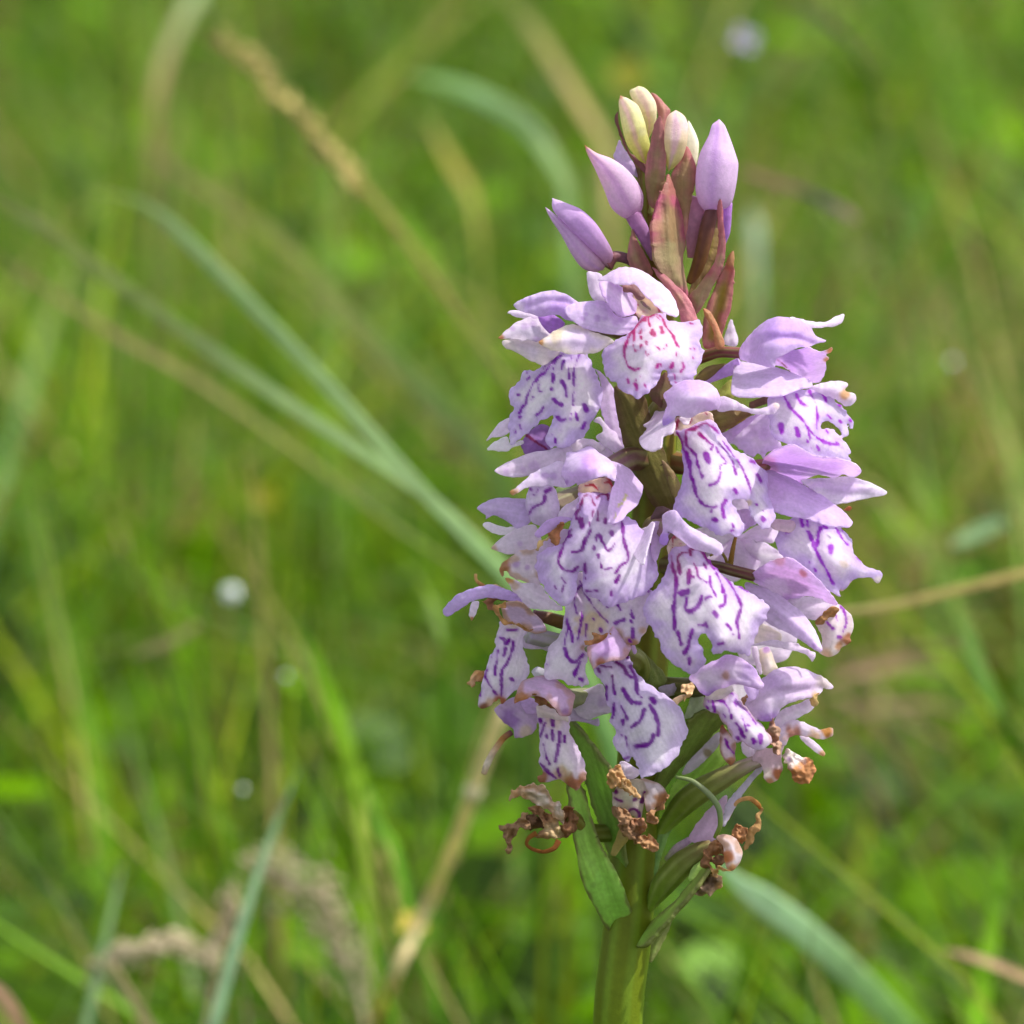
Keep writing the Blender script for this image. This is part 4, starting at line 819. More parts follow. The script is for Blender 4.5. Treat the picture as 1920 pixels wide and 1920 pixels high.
patch('hood', 'F', '555 990 570 920 610 835 680 810 765 795 870 828 960 900 992 945 975 1010 962 1075 900 1085 850 1040 780 960 700 940 620 965', [(570, 980, 230), (780, 820, 215), (950, 1060, 215), (780, 900, 250)], f, c=((214, 178, 220), (214, 186, 224)), rim=((200, 140, 70), 12, 0.5), bulge=12, blobs=((930, 1070, 50, (130, 40, 140), 0.7), (590, 960, 80, (200, 140, 66), 0.85), (780, 820, 60, (228, 200, 236), 0.6)))
patch('anther', 'F', '690 940 760 935 810 970 870 1060 830 1040 780 1000 740 1010 700 985', 240, f, c=((180, 116, 48), (130, 76, 36)), mat=M_DRY, ruf=10, h=2)
patch('throat', 'F', '715 1010 800 1000 870 1055 940 1080 940 1130 830 1110 735 1110', 165, f, c=((236, 222, 190), (230, 220, 220)))

# ------------------------------------------------------------------ flower: low right, facing right (zone G)
f = flower('1215 1290 44 10  1290 1290 36 80  1330 1285 34 140', c=((84, 96, 36), (104, 92, 60)))
patch('petal', 'G', '610 455 625 420 690 390 720 400 680 440 650 470', 150, f, c=((240, 230, 220), (226, 200, 170)))
patch('petal', 'G', '690 370 680 330 720 305 770 300 770 350 740 420 700 440 712 400', 165, f, c=((206, 140, 70), (226, 180, 120)), mat=M_DRY, ruf=10, h=2)
patch('petal', 'G', '700 560 760 400 830 390 880 480 850 510 720 570', 90, f, c=((190, 206, 150), (206, 214, 186)))
patch('petal', 'G', '960 650 975 610 1000 640 1040 690 1078 740 1070 800 1072 860 1040 898 1000 870 965 820 955 740', 130, f, c=((236, 226, 236), (230, 214, 220)), mark=(MARK, MARK), strokes=('28 1000 715 1030 780 1062 815',), rim=((176, 110, 60), 9, 0.7), blobs=((975, 630, 60, (150, 80, 50), 0.9), (1040, 880, 40, (196, 130, 60), 0.8)), h=2)
patch('throat', 'G', '860 380 960 330 1040 310 1060 380 980 430 900 440 850 420', 150, f, c=((238, 226, 200), (230, 220, 220)))
patch('lip', 'G', '835 480 900 520 950 540 985 590 1040 680 1080 735 1120 732 1160 768 1230 790 1300 765 1340 720 1310 665 1240 590 1160 490 1100 420 1060 370 980 420 900 430 850 410',
      [(950, 430, 155), (1260, 770, 190), (1040, 680, 165), (1200, 560, 165), (1120, 600, 195)], f, c=(WHITE, (226, 210, 242)), er=20, ser=1.4, mark=((120, 26, 150), (124, 34, 164)), bulge=18, br=18,
      strokes=('26 905 430 922 505', '28 932 430 982 440 1012 480 1045 555', '24 995 395 1050 385 1090 450 1140 500 1215 605', '38 1070 450 1082 465', '24 1118 545 1152 650', '34 1158 615 1175 622', '32 1078 600 1132 695', '32 1086 700 1094 714', '36 1196 715 1208 730', '34 1246 690 1254 742', '14 868 405 882 445', '22 866 480 874 495', '18 985 532 998 548', '30 1195 735 1200 740'),
      rim=((170, 130, 80), 5, 0.5))
patch('petal', 'G', '1135 320 1240 325 1235 380 1215 425 1185 432 1165 410', 175, f, c=((228, 208, 242), (218, 192, 240)))
patch('hood', 'G', '735 275 790 215 880 165 960 130 1000 105 1060 110 1120 138 1190 185 1222 220 1255 280 1280 330 1240 358 1130 328 1060 322 1000 345 940 360 870 405 820 380 785 330', [(750, 270, 200), (1265, 335, 235), (870, 395, 190), (1000, 220, 235)], f, c=((230, 214, 240), (222, 194, 240)), er=20, bulge=14, fold=(('780 250 880 195 1000 240 1100 310 1240 345', 10, 10),), blobs=((870, 370, 90, (154, 86, 200), 0.75), (1000, 255, 44, (206, 160, 140), 0.8), (1170, 240, 90, (214, 184, 240), 0.6), (850, 290, 110, (228, 222, 234), 0.6)))

# ------------------------------------------------------------------ flower: lowest right, side view, wilting (zone G)
f = flower('490 1480 20 10  580 1320 110 20  740 1140 170 50  950 1010 150 70  1150 905 100 80  1270 860 80 85', 'G', c=((140, 170, 56), (124, 152, 50), (116, 134, 46), (122, 130, 58), (146, 136, 92), (196, 168, 176)))
f['label'] = 'flower wilting at its brown edges on a swollen green ovary'
patch('spur', 'G', '685 965 720 890 830 768 950 660 960 740 850 870 720 972', 80, f, c=((206, 200, 206), (196, 190, 200)), blobs=((870, 810, 36, (150, 130, 60), 0.7),), bulge=14)
patch('petal', 'G', '1110 760 1130 720 1190 780 1260 790 1240 840 1180 850 1130 820', 70, f, c=((240, 232, 240), PALE))
patch('petal', 'G', '1190 860 1250 770 1320 780 1390 740 1420 640 1470 640 1430 740 1400 840 1410 920 1380 1000 1320 1035 1280 1000 1260 900', 95, f, c=((222, 196, 206), (220, 196, 204)), blobs=((1370, 960, 60, (196, 120, 60), 0.9), (1320, 1020, 50, (206, 150, 90), 0.8), (1330, 840, 90, (216, 186, 196), 0.7), (1300, 960, 50, (240, 230, 214), 0.6)))
patch('petal', 'G', '1415 880 1420 810 1460 795 1540 820 1600 850 1650 910 1640 1000 1600 1045 1500 1035 1480 960 1440 890', 100, f, c=((206, 124, 62), (190, 108, 50)), mat=M_DRY, blobs=((1480, 830, 100, (240, 226, 238), 0.95), (1455, 855, 30, VIOLET, 0.8), (1600, 950, 50, (150, 84, 40), 0.7)), ruf=9, bulge=16)
patch('petal', 'G', '1530 690 1600 700 1660 750 1715 810 1705 838 1650 810 1580 750', 80, f, c=(WHITE, PALE), blobs=((1700, 825, 36, (226, 180, 120), 0.8),))
patch('petal', 'G', '1355 650 1420 600 1500 578 1600 610 1680 645 1740 625 1775 640 1768 690 1700 718 1600 700 1520 680 1450 700 1430 760 1370 740', 110, f, c=((242, 234, 244), PALE), blobs=((1490, 690, 90, (190, 110, 60), 0.8), (1740, 660, 60, (206, 150, 70), 0.95), (1640, 705, 70, (226, 186, 130), 0.7)), ser=1.2)
patch('petal', 'G', '1345 600 1370 540 1430 490 1540 455 1610 420 1660 450 1620 500 1560 540 1470 590 1400 640 1350 650', 100, f, c=((246, 242, 246), PALE))
patch('petal', 'G', '1600 430 1640 395 1690 375 1680 420 1650 470 1620 460', 120, f, c=((230, 200, 130), (206, 164, 90)), mat=M_DRY, ruf=8, h=2)
patch('anther', 'G', '1300 640 1325 570 1345 610 1385 640 1375 700 1405 760 1390 810 1350 820 1330 760 1310 700', 165, f, c=((150, 96, 60), (170, 120, 100)), mat=M_DRY, ruf=16, rs=14, h=2)
patch('hood', 'G', '1130 480 1160 420 1200 370 1240 300 1300 250 1360 212 1430 192 1490 192 1600 220 1720 275 1775 340 1740 355 1690 345 1700 365 1650 400 1560 430 1480 445 1420 480 1380 530 1340 575 1290 590 1230 570 1170 530', [(1150, 480, 120), (1760, 340, 80), (1300, 580, 140), (1450, 300, 170)], f, c=((226, 206, 238), (230, 214, 240)), er=22, bulge=16, fold=(('1180 430 1260 395 1400 370 1550 360 1690 350', -12, 9),), blobs=((1320, 560, 100, (160, 100, 200), 0.8), (1330, 300, 90, (212, 186, 234), 0.6), (1700, 300, 70, (238, 224, 214), 0.7), (1640, 395, 40, (220, 180, 120), 0.6), (1300, 440, 120, (232, 222, 238), 0.7)))
patch('petal', 'G', '1110 430 1160 380 1190 400 1150 470 1120 480', 60, f, c=((190, 140, 90), (176, 120, 80)), mat=M_DRY, h=2)

# ------------------------------------------------------------------ withered flowers at the foot of the spike
f = flower('1195 1560 40 20  1160 1520 36 60  1160 1490 30 100', c=((96, 120, 40), (120, 120, 60)), label='withered brown flower hanging in front of the stem')
patch('spur', 'G', '175 1540 200 1450 240 1360 300 1430 255 1500 212 1555', 110, f, c=((226, 214, 190), (196, 180, 110)))
patch('petal', 'G', '230 890 260 872 300 884 392 950 330 1005 240 1010', 120, f, c=((216, 206, 222), PALE))
patch('petal', 'G', '380 1000 430 1000 520 1030 585 1110 560 1180 500 1200 470 1240 430 1230 410 1120', 130, f, c=((226, 216, 222), (216, 206, 210)), blobs=((550, 1150, 80, (190, 130, 70), 0.9),), rim=((176, 116, 60), 10, 0.6))
patch('lip', 'G', '185 1080 220 1040 290 1010 400 1010 425 1100 410 1200 390 1290 330 1270 250 1225 190 1200', 125, f, c=((226, 218, 208), (214, 200, 180)), mark=((96, 26, 80), (100, 30, 110)), strokes=('34 205 1135 250 1160', '34 335 1155 355 1140', '30 310 1230 345 1215 370 1240 378 1280', '26 420 1100 400 1165', '50 205 1085 215 1095'), blobs=((300, 1140, 60, (214, 214, 190), 0.6),), h=2)
patch('petal', 'G', '148 1030 165 940 200 905 245 900 275 960 300 990 300 1030 345 1090 330 1130 270 1080 230 1040 200 1060 165 1060', 150, f, c=((186, 116, 62), (206, 150, 84)), mat=M_DRY, ruf=14, rs=16, h=2)
patch('petal', 'G', '260 1000 320 1030 350 1080 392 1130 370 1150 330 1120 280 1060', 158, f, c=((222, 184, 110), (190, 140, 80)), mat=M_DRY, ruf=10, rs=14, h=2)
patch('petal', 'G', '185 1208 280 1225 340 1270 400 1290 425 1310 400 1360 380 1400 400 1440 350 1470 310 1430 270 1400 230 1320', 140, f, c=((118, 78, 56), (150, 100, 62)), mat=M_DRY, ruf=14, rs=16, h=2)
patch('petal', 'G', '345 1300 400 1280 430 1310 420 1360 370 1370 340 1340', 165, f, c=((176, 110, 76), (150, 90, 56)), mat=M_DRY, ruf=12, rs=10, h=2)
patch('petal', 'G', '360 1400 430 1435 452 1388 500 1440 525 1500 490 1518 430 1490 370 1450', 150, f, c=((190, 130, 76), (170, 110, 60)), mat=M_DRY, ruf=14, rs=16, h=2)
patch('petal', 'G', '420 1255 480 1215 540 1170 582 1110 562 1200 510 1240 470 1270 512 1280 500 1320 440 1310', 145, f, c=((176, 116, 62), (150, 96, 54)), mat=M_DRY, ruf=12, rs=14, h=2)

f = flower('1180 1560 36 10  1110 1560 30 60  1070 1530 26 110', c=((96, 120, 40), (130, 110, 50)), label='withered brown flower curled at the left of the stem')
patch('petal', 'H', '280 380 330 350 400 380 480 430 525 560 440 595 360 575 290 575 370 505 395 480 340 410', 130, f, c=((176, 120, 70), (150, 96, 54)), mat=M_DRY, ruf=14, rs=18, h=2, blobs=((460, 530, 80, (176, 146, 96), 0.8),))
patch('petal', 'H', '240 420 290 400 380 440 370 500 290 530 250 480', 118, f, c=((70, 40, 26), (90, 56, 36)), mat=M_DRY, ruf=10, h=2)
patch('petal', 'H', '72 500 160 490 225 430 240 395 275 400 265 440 290 490 250 530 215 505 165 580 135 690 100 698 112 600', 140, f, c=((170, 120, 76), (140, 96, 60)), mat=M_DRY, ruf=12, rs=16, h=2)
patch('petal', 'H', '515 480 525 360 580 355 625 460 605 540 545 572 500 545', 120, f, c=((160, 96, 52), (130, 76, 42)), mat=M_DRY, ruf=14, rs=16, h=2)
tube('curled_petal', 'H', '330 545 40 140  275 580 30 145  258 625 24 145  300 660 26 145  380 680 28 150  455 655 36 150  490 600 44 140', f, c=((150, 100, 50), (140, 88, 44), (120, 72, 38)), mat=M_DRY, flat=0.45)
patch('hood', 'H', '140 310 145 240 200 220 260 212 305 185 380 212 450 290 500 345 522 400 518 468 480 440 420 375 330 355 260 312 212 262 165 290', [(145, 290, 180), (400, 260, 190), (515, 460, 140)], f, c=((196, 160, 130), (206, 176, 170)), mat=M_DRY, ruf=7, bulge=14, rim=((190, 126, 66), 12, 0.6), blobs=((420, 290, 120, (216, 196, 206), 0.8), (200, 240, 80, (196, 140, 84), 0.7)), h=2)

f = flower('440 1990 10 16  475 1890 90 30  560 1750 165 55  690 1610 170 70  820 1520 130 85  900 1480 80 90', 'G', c=((140, 170, 50), (124, 152, 48), (112, 134, 44), (116, 130, 50), (120, 120, 64), (124, 104, 70)), label='withered flower with a white tip on a green ovary at right')
tube('spur', 'G', '575 1580 40 30  650 1500 60 45  740 1440 50 55', f, c=((176, 180, 140), (206, 190, 196), (206, 180, 206)), mat=M_PETAL)
patch('petal', 'G', '735 1440 780 1340 850 1250 940 1160 1010 1118 1000 1230 960 1330 920 1440 830 1465', 60, f, c=((214, 190, 214), (206, 176, 206)), bulge=20, br=30)
patch('petal', 'G', '985 1260 1005 1180 1080 1085 1180 975 1260 895 1275 930 1190 1020 1090 1165 1030 1280 985 1345', 80, f, c=((208, 204, 218), (200, 194, 212)))
tube('curled_petal', 'G', '1010 1300 22 80  1080 1170 26 85  1170 1140 34 80  1235 1185 34 72  1250 1215 20 70', f, c=((190, 130, 70), (214, 170, 120), (206, 160, 100), (170, 110, 50)), mat=M_DRY, flat=0.45)
patch('petal', 'G', '1125 1500 1140 1385 1200 1330 1230 1230 1275 1200 1265 1280 1240 1370 1180 1470', 60, f, c=((190, 140, 70), (170, 116, 54)), mat=M_DRY, h=2)
tube('tendril', 'G', '640 985 22 120  760 1015 34 125  880 1110 42 130  950 1210 42 135  962 1330 36 130  925 1420 30 110', f, c=((130, 150, 90), (140, 150, 110), (120, 140, 90), (150, 170, 70)))
patch('petal', 'G', '820 1600 870 1500 940 1415 1000 1450 1010 1560 985 1570 960 1545 905 1560 880 1600 900 1640 850 1645', 130, f, c=((170, 104, 58), (140, 84, 46)), mat=M_DRY, ruf=12, rs=16, h=2)
patch('petal', 'G', '880 1600 905 1560 985 1570 975 1630 930 1645', 118, f, c=((110, 66, 40), (120, 76, 46)), mat=M_DRY, ruf=10, h=2)
patch('petal', 'G', '905 1700 895 1660 950 1640 1060 1650 1050 1670 960 1660 930 1710', 140, f, c=((226, 186, 120), (206, 150, 80)), mat=M_DRY, ruf=10, rs=14, h=2)
o = patch('petal', 'G', '930 1420 980 1398 1030 1405 1080 1440 1122 1530 1100 1610 1050 1660 1010 1640 990 1560 985 1490', 150, f, c=((246, 242, 248), (240, 230, 236)), rim=((206, 150, 90), 12, 0.6), bulge=20, blobs=((1010, 1560, 60, (206, 130, 70), 0.9), (1050, 1640, 40, (226, 176, 110), 0.8)), h=2)
patch('petal', 'G', '1035 1400 1070 1328 1145 1368 1135 1430 1105 1465 1050 1415', 120, f, c=((190, 114, 60), (170, 100, 50)), mat=M_DRY, ruf=12, rs=16, h=2, bulge=14)
patch('petal', 'G', '800 1800 850 1705 900 1685 970 1712 950 1775 900 1842 810 1825', 120, f, c=((92, 64, 46), (170, 130, 96)), er=10, mat=M_DRY, ruf=14, rs=16, h=2)
tube('withered_tip', 'G', '930 1660 24 110  860 1700 24 105  800 1780 26 100', f, c=((90, 80, 40), (130, 120, 60)), mat=M_DRY)
# ------------------------------------------------------------------ meadow: ground, grass mass, low leaves
def simple_material(name, cols, scale, rough=0.9, bump=0.6):
    m = bpy.data.materials.new(name); m.use_nodes = True
    nt = m.node_tree; pb = nt.nodes['Principled BSDF']
    tc = nt.nodes.new('ShaderNodeTexCoord')
    nz = nt.nodes.new('ShaderNodeTexNoise'); nz.inputs['Scale'].default_value = scale; nz.inputs['Detail'].default_value = 6
    cr = nt.nodes.new('ShaderNodeValToRGB')
    cr.color_ramp.elements[0].position = 0.35; cr.color_ramp.elements[1].position = 0.68
    cr.color_ramp.elements[0].color = (*lin(cols[0]), 1); cr.color_ramp.elements[1].color = (*lin(cols[1]), 1)
    bp = nt.nodes.new('ShaderNodeBump'); bp.inputs['Strength'].default_value = bump; bp.inputs['Distance'].default_value = 0.004
    nt.links.new(tc.outputs['Object'], nz.inputs['Vector']); nt.links.new(nz.outputs['Fac'], cr.inputs['Fac'])
    nt.links.new(cr.outputs['Color'], pb.inputs['Base Color']); nt.links.new(nz.outputs['Fac'], bp.inputs['Height'])
    nt.links.new(bp.outputs['Normal'], pb.inputs['Normal'])
    pb.inputs['Roughness'].default_value = rough
    return m


gv, gf = [], []
xs = np.r_[-120, -40, -12, -4, np.linspace(-1.5, 1.5, 25), 4, 12, 40, 120]
ys = np.r_[-120, -40, -12, -4, np.linspace(-1, 4, 41), 8, 16, 40, 140]
GX, GY = np.meshgrid(xs, ys)
GZ = np.where((np.abs(GX) < 2) & (np.abs(GY - 1.5) < 3), (noise(GX * 4 + 50, GY * 4 + 50) - 0.5) * 0.014 - 0.004, -0.004)
GV = np.stack([GX.ravel(), GY.ravel(), GZ.ravel()], -1)
ii = np.arange(GX.size).reshape(GX.shape)
GF = np.stack([ii[:-1, :-1], ii[:-1, 1:], ii[1:, 1:], ii[1:, :-1]], -1).reshape(-1, 4)
o = mesh_object('ground', GV, GF, simple_material('soil_and_thatch', ((34, 36, 14), (74, 80, 30)), 60))
o['kind'] = 'structure'
o['label'] = 'mossy meadow ground under the grass'

G_VIV, G_MID, G_YEL, G_BLU, G_STR, G_BRN = [lin(c) for c in ((112, 160, 8), (72, 110, 6), (150, 170, 20), (122, 154, 78), (190, 168, 108), (128, 96, 54))]


def blades(name, x, y, h, w, lean, az, colmix, seg=5, mat=None):
    """many bent ribbon blades in one mesh"""
    n = len(x)
    t = np.linspace(0, 1, seg)[None]
    hx, hy = np.cos(az)[:, None], np.sin(az)[:, None]
    px = x[:, None] + hx * (lean * h)[:, None] * t ** 2.1
    py = y[:, None] + hy * (lean * h)[:, None] * t ** 2.1
    pz = (h[:, None]) * (t - 0.28 * np.minimum(lean, 1.6)[:, None] * t ** 2.6)
    wa = az + rng.normal(1.2, 0.8, n)
    wx, wy = np.cos(wa)[:, None], np.sin(wa)[:, None]
    prof = (w[:, None] * 0.5) * np.clip(1.02 - t ** 2.2, 0.04, 1) * (0.75 + 0.25 * np.sin(np.pi * np.minimum(t * 1.4, 1)))
    A = np.stack([px - wx * prof, py - wy * prof, pz], -1)
    B = np.stack([px + wx * prof, py + wy * prof, pz + 0.15 * prof], -1)
    V = np.stack([A, B], 2).reshape(-1, 3)
    base = (np.arange(n) * seg * 2)[:, None] + (np.arange(seg - 1) * 2)[None]
    F = np.stack([base, base + 1, base + 3, base + 2], -1).reshape(-1, 4)
    C = np.repeat(colmix[:, None, :], seg * 2, 1).reshape(n, seg, 2, 3)
    tipc = t[..., None] ** 3 * 0.12
    C = C * (1 - tipc[..., None]) + C.mean(-1, keepdims=True) * np.array([1.35, 1.1, 0.5]) * tipc[..., None]
    return mesh_object(name, V, F, mat or M_GRASS, None, C.reshape(-1, 3))


def grass_colours(x, y, n):
    pn = noise(x * 7 + 20, y * 7 + 3); pn2 = noise(x * 19 + 60, y * 19 + 33)
    r = rng.random(n)
    c = np.empty((n, 3))
    pick = r * 0.7 + pn * 0.3
    c[:] = G_VIV
    c[pick < 0.34] = G_MID
    c[pick > 0.72] = G_YEL
    q = rng.random(n)
    c[q < 0.16] = G_BLU
    br = np.exp(-(((x - 0.085) / 0.05) ** 2 + ((y - 0.62) / 0.12) ** 2)) * 0.6 + np.exp(-(((x + 0.07) / 0.03) ** 2 + ((y - 0.95) / 0.12) ** 2)) * 0.2
    s = rng.random(n) < 0.045 + 0.13 * (pn2 > 0.70) + br
    c[s] = G_STR
    b = rng.random(n) < 0.025 + 0.35 * br
    c[b] = G_BRN
    return c * (0.30 + 1.15 * rng.random(n) ** 1.5)[:, None]


def scatter(n, x0, x1, y0, y1):
    return rng.uniform(x0, x1, n), rng.uniform(y0, y1, n)


NG = 105000
y = 0.075 + (3.6 - 0.075) * rng.random(NG) ** 1.3
x = rng.normal(0, 1, NG) * (0.10 + 0.13 * y) + rng.uniform(-0.1, 0.1, NG)
dens = 0.45 * noise(x * 11 + 7, y * 11 + 90) + 0.55 * noise(x * 42 + 17, y * 30 + 40)
gap = np.ones(NG)
for gx_, gy_, gr in ((-0.13, 1.45, 0.05), (-0.05, 1.25, 0.03), (-0.02, 1.02, 0.035), (0.085, 0.74, 0.03), (-0.11, 0.62, 0.02), (0.05, 0.98, 0.025), (-0.16, 1.05, 0.025)):
    gap *= 1 - 0.9 * np.exp(-(((x - gx_) / gr) ** 2 + ((y - gy_) / (gr * 3)) ** 2))
keep = rng.random(NG) < gap * np.clip(0.05 + 3.2 * (dens - 0.36), 0.02, 1)
x, y = x[keep], y[keep]; n = len(x)
h = rng.uniform(0.055, 0.15, n) * (0.55 + 0.9 * noise(x * 36 + 3, y * 26))
w = rng.uniform(0.0010, 0.0034, n)
lean = np.abs(rng.normal(0.75, 0.5, n))
az = rng.normal(2.3, 2.0, n)
o = blades('grass', x, y, h, w, lean, az, grass_colours(x, y, n))
o['kind'] = 'stuff'; o['label'] = 'mass of soft green meadow grass behind the orchid'
NF = 9000
x, y = scatter(NF, -0.7, 0.7, -0.7, 0.07)
h = rng.uniform(0.03, 0.09, NF)
o = blades('short_grass', x, y, h, rng.uniform(0.0015, 0.004, NF), np.abs(rng.normal(0.6, 0.4, NF)), rng.uniform(0, 6.28, NF), grass_colours(x, y, NF))
o['kind'] = 'stuff'; o['label'] = 'short grass around the foot of the orchid'
NW = 16000
x = rng.uniform(-3.5, 3.5, NW); y = rng.uniform(0.3, 9, NW)
k = np.abs(x) > 0.16 + 0.2 * y
k |= y > 3.0
x, y = x[k], y[k]; n = len(x)
o = blades('far_grass', x, y, rng.uniform(0.08, 0.2, n), rng.uniform(0.005, 0.012, n), np.abs(rng.normal(0.5, 0.4, n)), rng.uniform(0, 6.28, n), grass_colours(x, y, n), seg=4)
o['kind'] = 'stuff'; o['label'] = 'meadow grass further off'

# low broad leaves among the grass
NL = 11000
y = 0.12 + 2.6 * rng.random(NL) ** 1.4
x = rng.normal(0, 1, NL) * (0.09 + 0.12 * y)
z = rng.uniform(0.02, 0.105, NL)
L = rng.uniform(0.003, 0.009, NL); Wd = L * rng.uniform(0.45, 0.8, NL)
a = rng.uniform(0, 6.28, NL); tl = rng.normal(0, 0.5, NL)
u = np.stack([np.cos(a) * np.cos(tl), np.sin(a) * np.cos(tl), np.sin(tl)], -1)
v = np.stack([-np.sin(a), np.cos(a), rng.normal(0, 0.3, NL)], -1)
ring = [(-1, 0), (-0.5, 0.8), (0.35, 0.9), (1, 0), (0.35, -0.9), (-0.5, -0.8)]
ctr = np.stack([x, y, z], -1)
V = np.stack([ctr + u * (L * p)[:, None] + v * (Wd * q)[:, None] for p, q in ring], 1).reshape(-1, 3)
b0 = np.arange(NL)[:, None] * 6
F = np.concatenate([np.concatenate([b0 + 0, b0 + 1, b0 + 2, b0 + 3], 1), np.concatenate([b0 + 0, b0 + 3, b0 + 4, b0 + 5], 1)])
C = np.repeat((np.where(rng.random(NL)[:, None] < 0.5, G_MID, G_VIV) * (0.25 + 1.15 * rng.random(NL) ** 1.6)[:, None])[:, None], 6, 1).reshape(-1, 3)
o = mesh_object('ground_leaves', V, F, M_GRASS, None, C)
o['kind'] = 'stuff'; o['label'] = 'small clover-like leaves low among the grass'

# ------------------------------------------------------------------ single blades, stalks and small blooms that can be told apart
BLADES = 'single blades and stalks standing out of the meadow grass'


def place(z):
    v = np.array([float(t) for t in z.split()]).reshape(-1, 4)
    return v


def blade(name, label, cat, spec, c, mat=None, group=BLADES, root=True, twist=0.35, n=30, tip=True, thick=0.00025, wide=0.6):
    """one blade: x y width depth control points from tip to base, then down to the ground"""
    SER[0] += 1
    S = catmull(place(spec), False, n)
    nv = n
    W3 = at(S[:, 0], S[:, 1], S[:, 3]); wd = wide * S[:, 2] * U * (DIST - S[:, 3] * U) / DIST
    if root:
        e = W3[-1]; t = W3[-1] - W3[-4]; t[2] = 0
        hl = np.linalg.norm(t)
        t = t / hl * min(0.04, 0.5 * e[2] + 0.01) if hl > 1e-6 else t
        m = 8
        s = np.linspace(0, 1, m + 1)[1:, None]
        ext = e + t * s
        ext[:, 2] = e[2] + (-0.01 - e[2]) * s[:, 0]
        W3 = np.vstack([W3, ext]); wd = np.r_[wd, wd[-1] * np.linspace(0.95, 0.5, m)]
    N = len(W3)
    T = np.gradient(W3, axis=0); T /= np.linalg.norm(T, axis=1, keepdims=True)
    vw = W3 - np.array(EYE); vw /= np.linalg.norm(vw, axis=1, keepdims=True)
    side = np.cross(T, vw); side /= np.linalg.norm(side, axis=1, keepdims=True)
    nor = np.cross(side, T)
    tt = np.linspace(0, 1, N)
    ang = twist * np.sin(tt * 2.6 + SER[0])
    sd2 = side * np.cos(ang)[:, None] + nor * np.sin(ang)[:, None]
    nd = np.cross(sd2, T)
    if tip:
        wd = wd * np.clip(tt / 0.18, 0.06, 1)
    cols = []
    rows = [(-0.5, 0.0), (-0.25, 0.08), (0.0, 0.14), (0.25, 0.08), (0.5, 0.0)]
    V = np.stack([W3 + sd2 * (wd * a)[:, None] + nd * (wd * b)[:, None] for a, b in rows], 1).reshape(-1, 3)
    i = np.arange(N - 1)[:, None] * 5; j = np.arange(4)[None]
    F = np.stack([i + j, i + j + 1, i + 5 + j + 1, i + 5 + j], -1).reshape(-1, 4)
    cl = np.array([lin(q) for q in c]); ks = np.linspace(0, 1, len(c))
    C = np.stack([np.interp(tt, ks, cl[:, q]) for q in range(3)], -1)
    if root:                       # the foot of the blade is fresh green
        g = np.clip((np.arange(N) - nv + 1) / 3.0, 0, 1)[:, None]
        C = C * (1 - g) + lin((74, 112, 28)) * g
    C = np.repeat(C[:, None] * (1 + 0.16 * (noise(tt * 14 + SER[0], tt * 0) - 0.5))[:, None, None], 5, 1).reshape(-1, 3)
    o = mesh_object(name, V, F, mat or M_GRASS, None, C)
    md = o.modifiers.new('thickness', 'SOLIDIFY'); md.thickness = thick; md.offset = 0
    o['label'] = label; o['category'] = cat; o['kind'] = 'thing'
    if group:
        o['group'] = group
    return o


def seed_head(name, label, spec, c, grains, size, root=True, group='dry grass seed heads', cat='seed head', stalk_c=None):
    """a dry stalk with its tuft of spikelets as one thing: stalk > spikelets"""
    s = place(spec)
    o = blade(name, label, cat, spec, stalk_c or c, M_STRAW, group, root, tip=False)
    S = catmull(s, False, 40)
    k0 = int(40 * grains[1])
    m = grains[0]
    i = rng.integers(0, max(k0, 2), m)
    W3 = at(S[i, 0] + rng.normal(0, grains[2], m), S[i, 1] + rng.normal(0, grains[2], m), S[i, 3] + rng.normal(0, grains[2], m))
    T = np.gradient(at(S[:, 0], S[:, 1], S[:, 3]), axis=0)[i]
    T = T / np.linalg.norm(T, axis=1, keepdims=True) + rng.normal(0, 0.35, (m, 3)); T /= np.linalg.norm(T, axis=1, keepdims=True)
    A = np.cross(T, rng.normal(0, 1, (m, 3))); A /= np.linalg.norm(A, axis=1, keepdims=True); B = np.cross(T, A)
    ln = size * U * rng.uniform(0.7, 1.3, m)[:, None]; wd = ln * 0.3
    P = [W3 - T * ln, W3 + A * wd, W3 + B * wd, W3 - A * wd, W3 - B * wd, W3 + T * ln]
    V = np.stack(P, 1).reshape(-1, 3)
    b = np.arange(m)[:, None] * 6
    tri = np.array([(0, 1, 2), (0, 2, 3), (0, 3, 4), (0, 4, 1), (5, 2, 1), (5, 3, 2), (5, 4, 3), (5, 1, 4)])
    F = (b[:, None] + tri[None]).reshape(-1, 3)
    cl = lin(c[0]) * rng.uniform(0.7, 1.25, m)[:, None]
    sp = mesh_object('spikelets', V, F, M_STRAW, None, np.repeat(cl[:, None], 6, 1).reshape(-1, 3), smooth=False)
    sp.parent = o
    return o


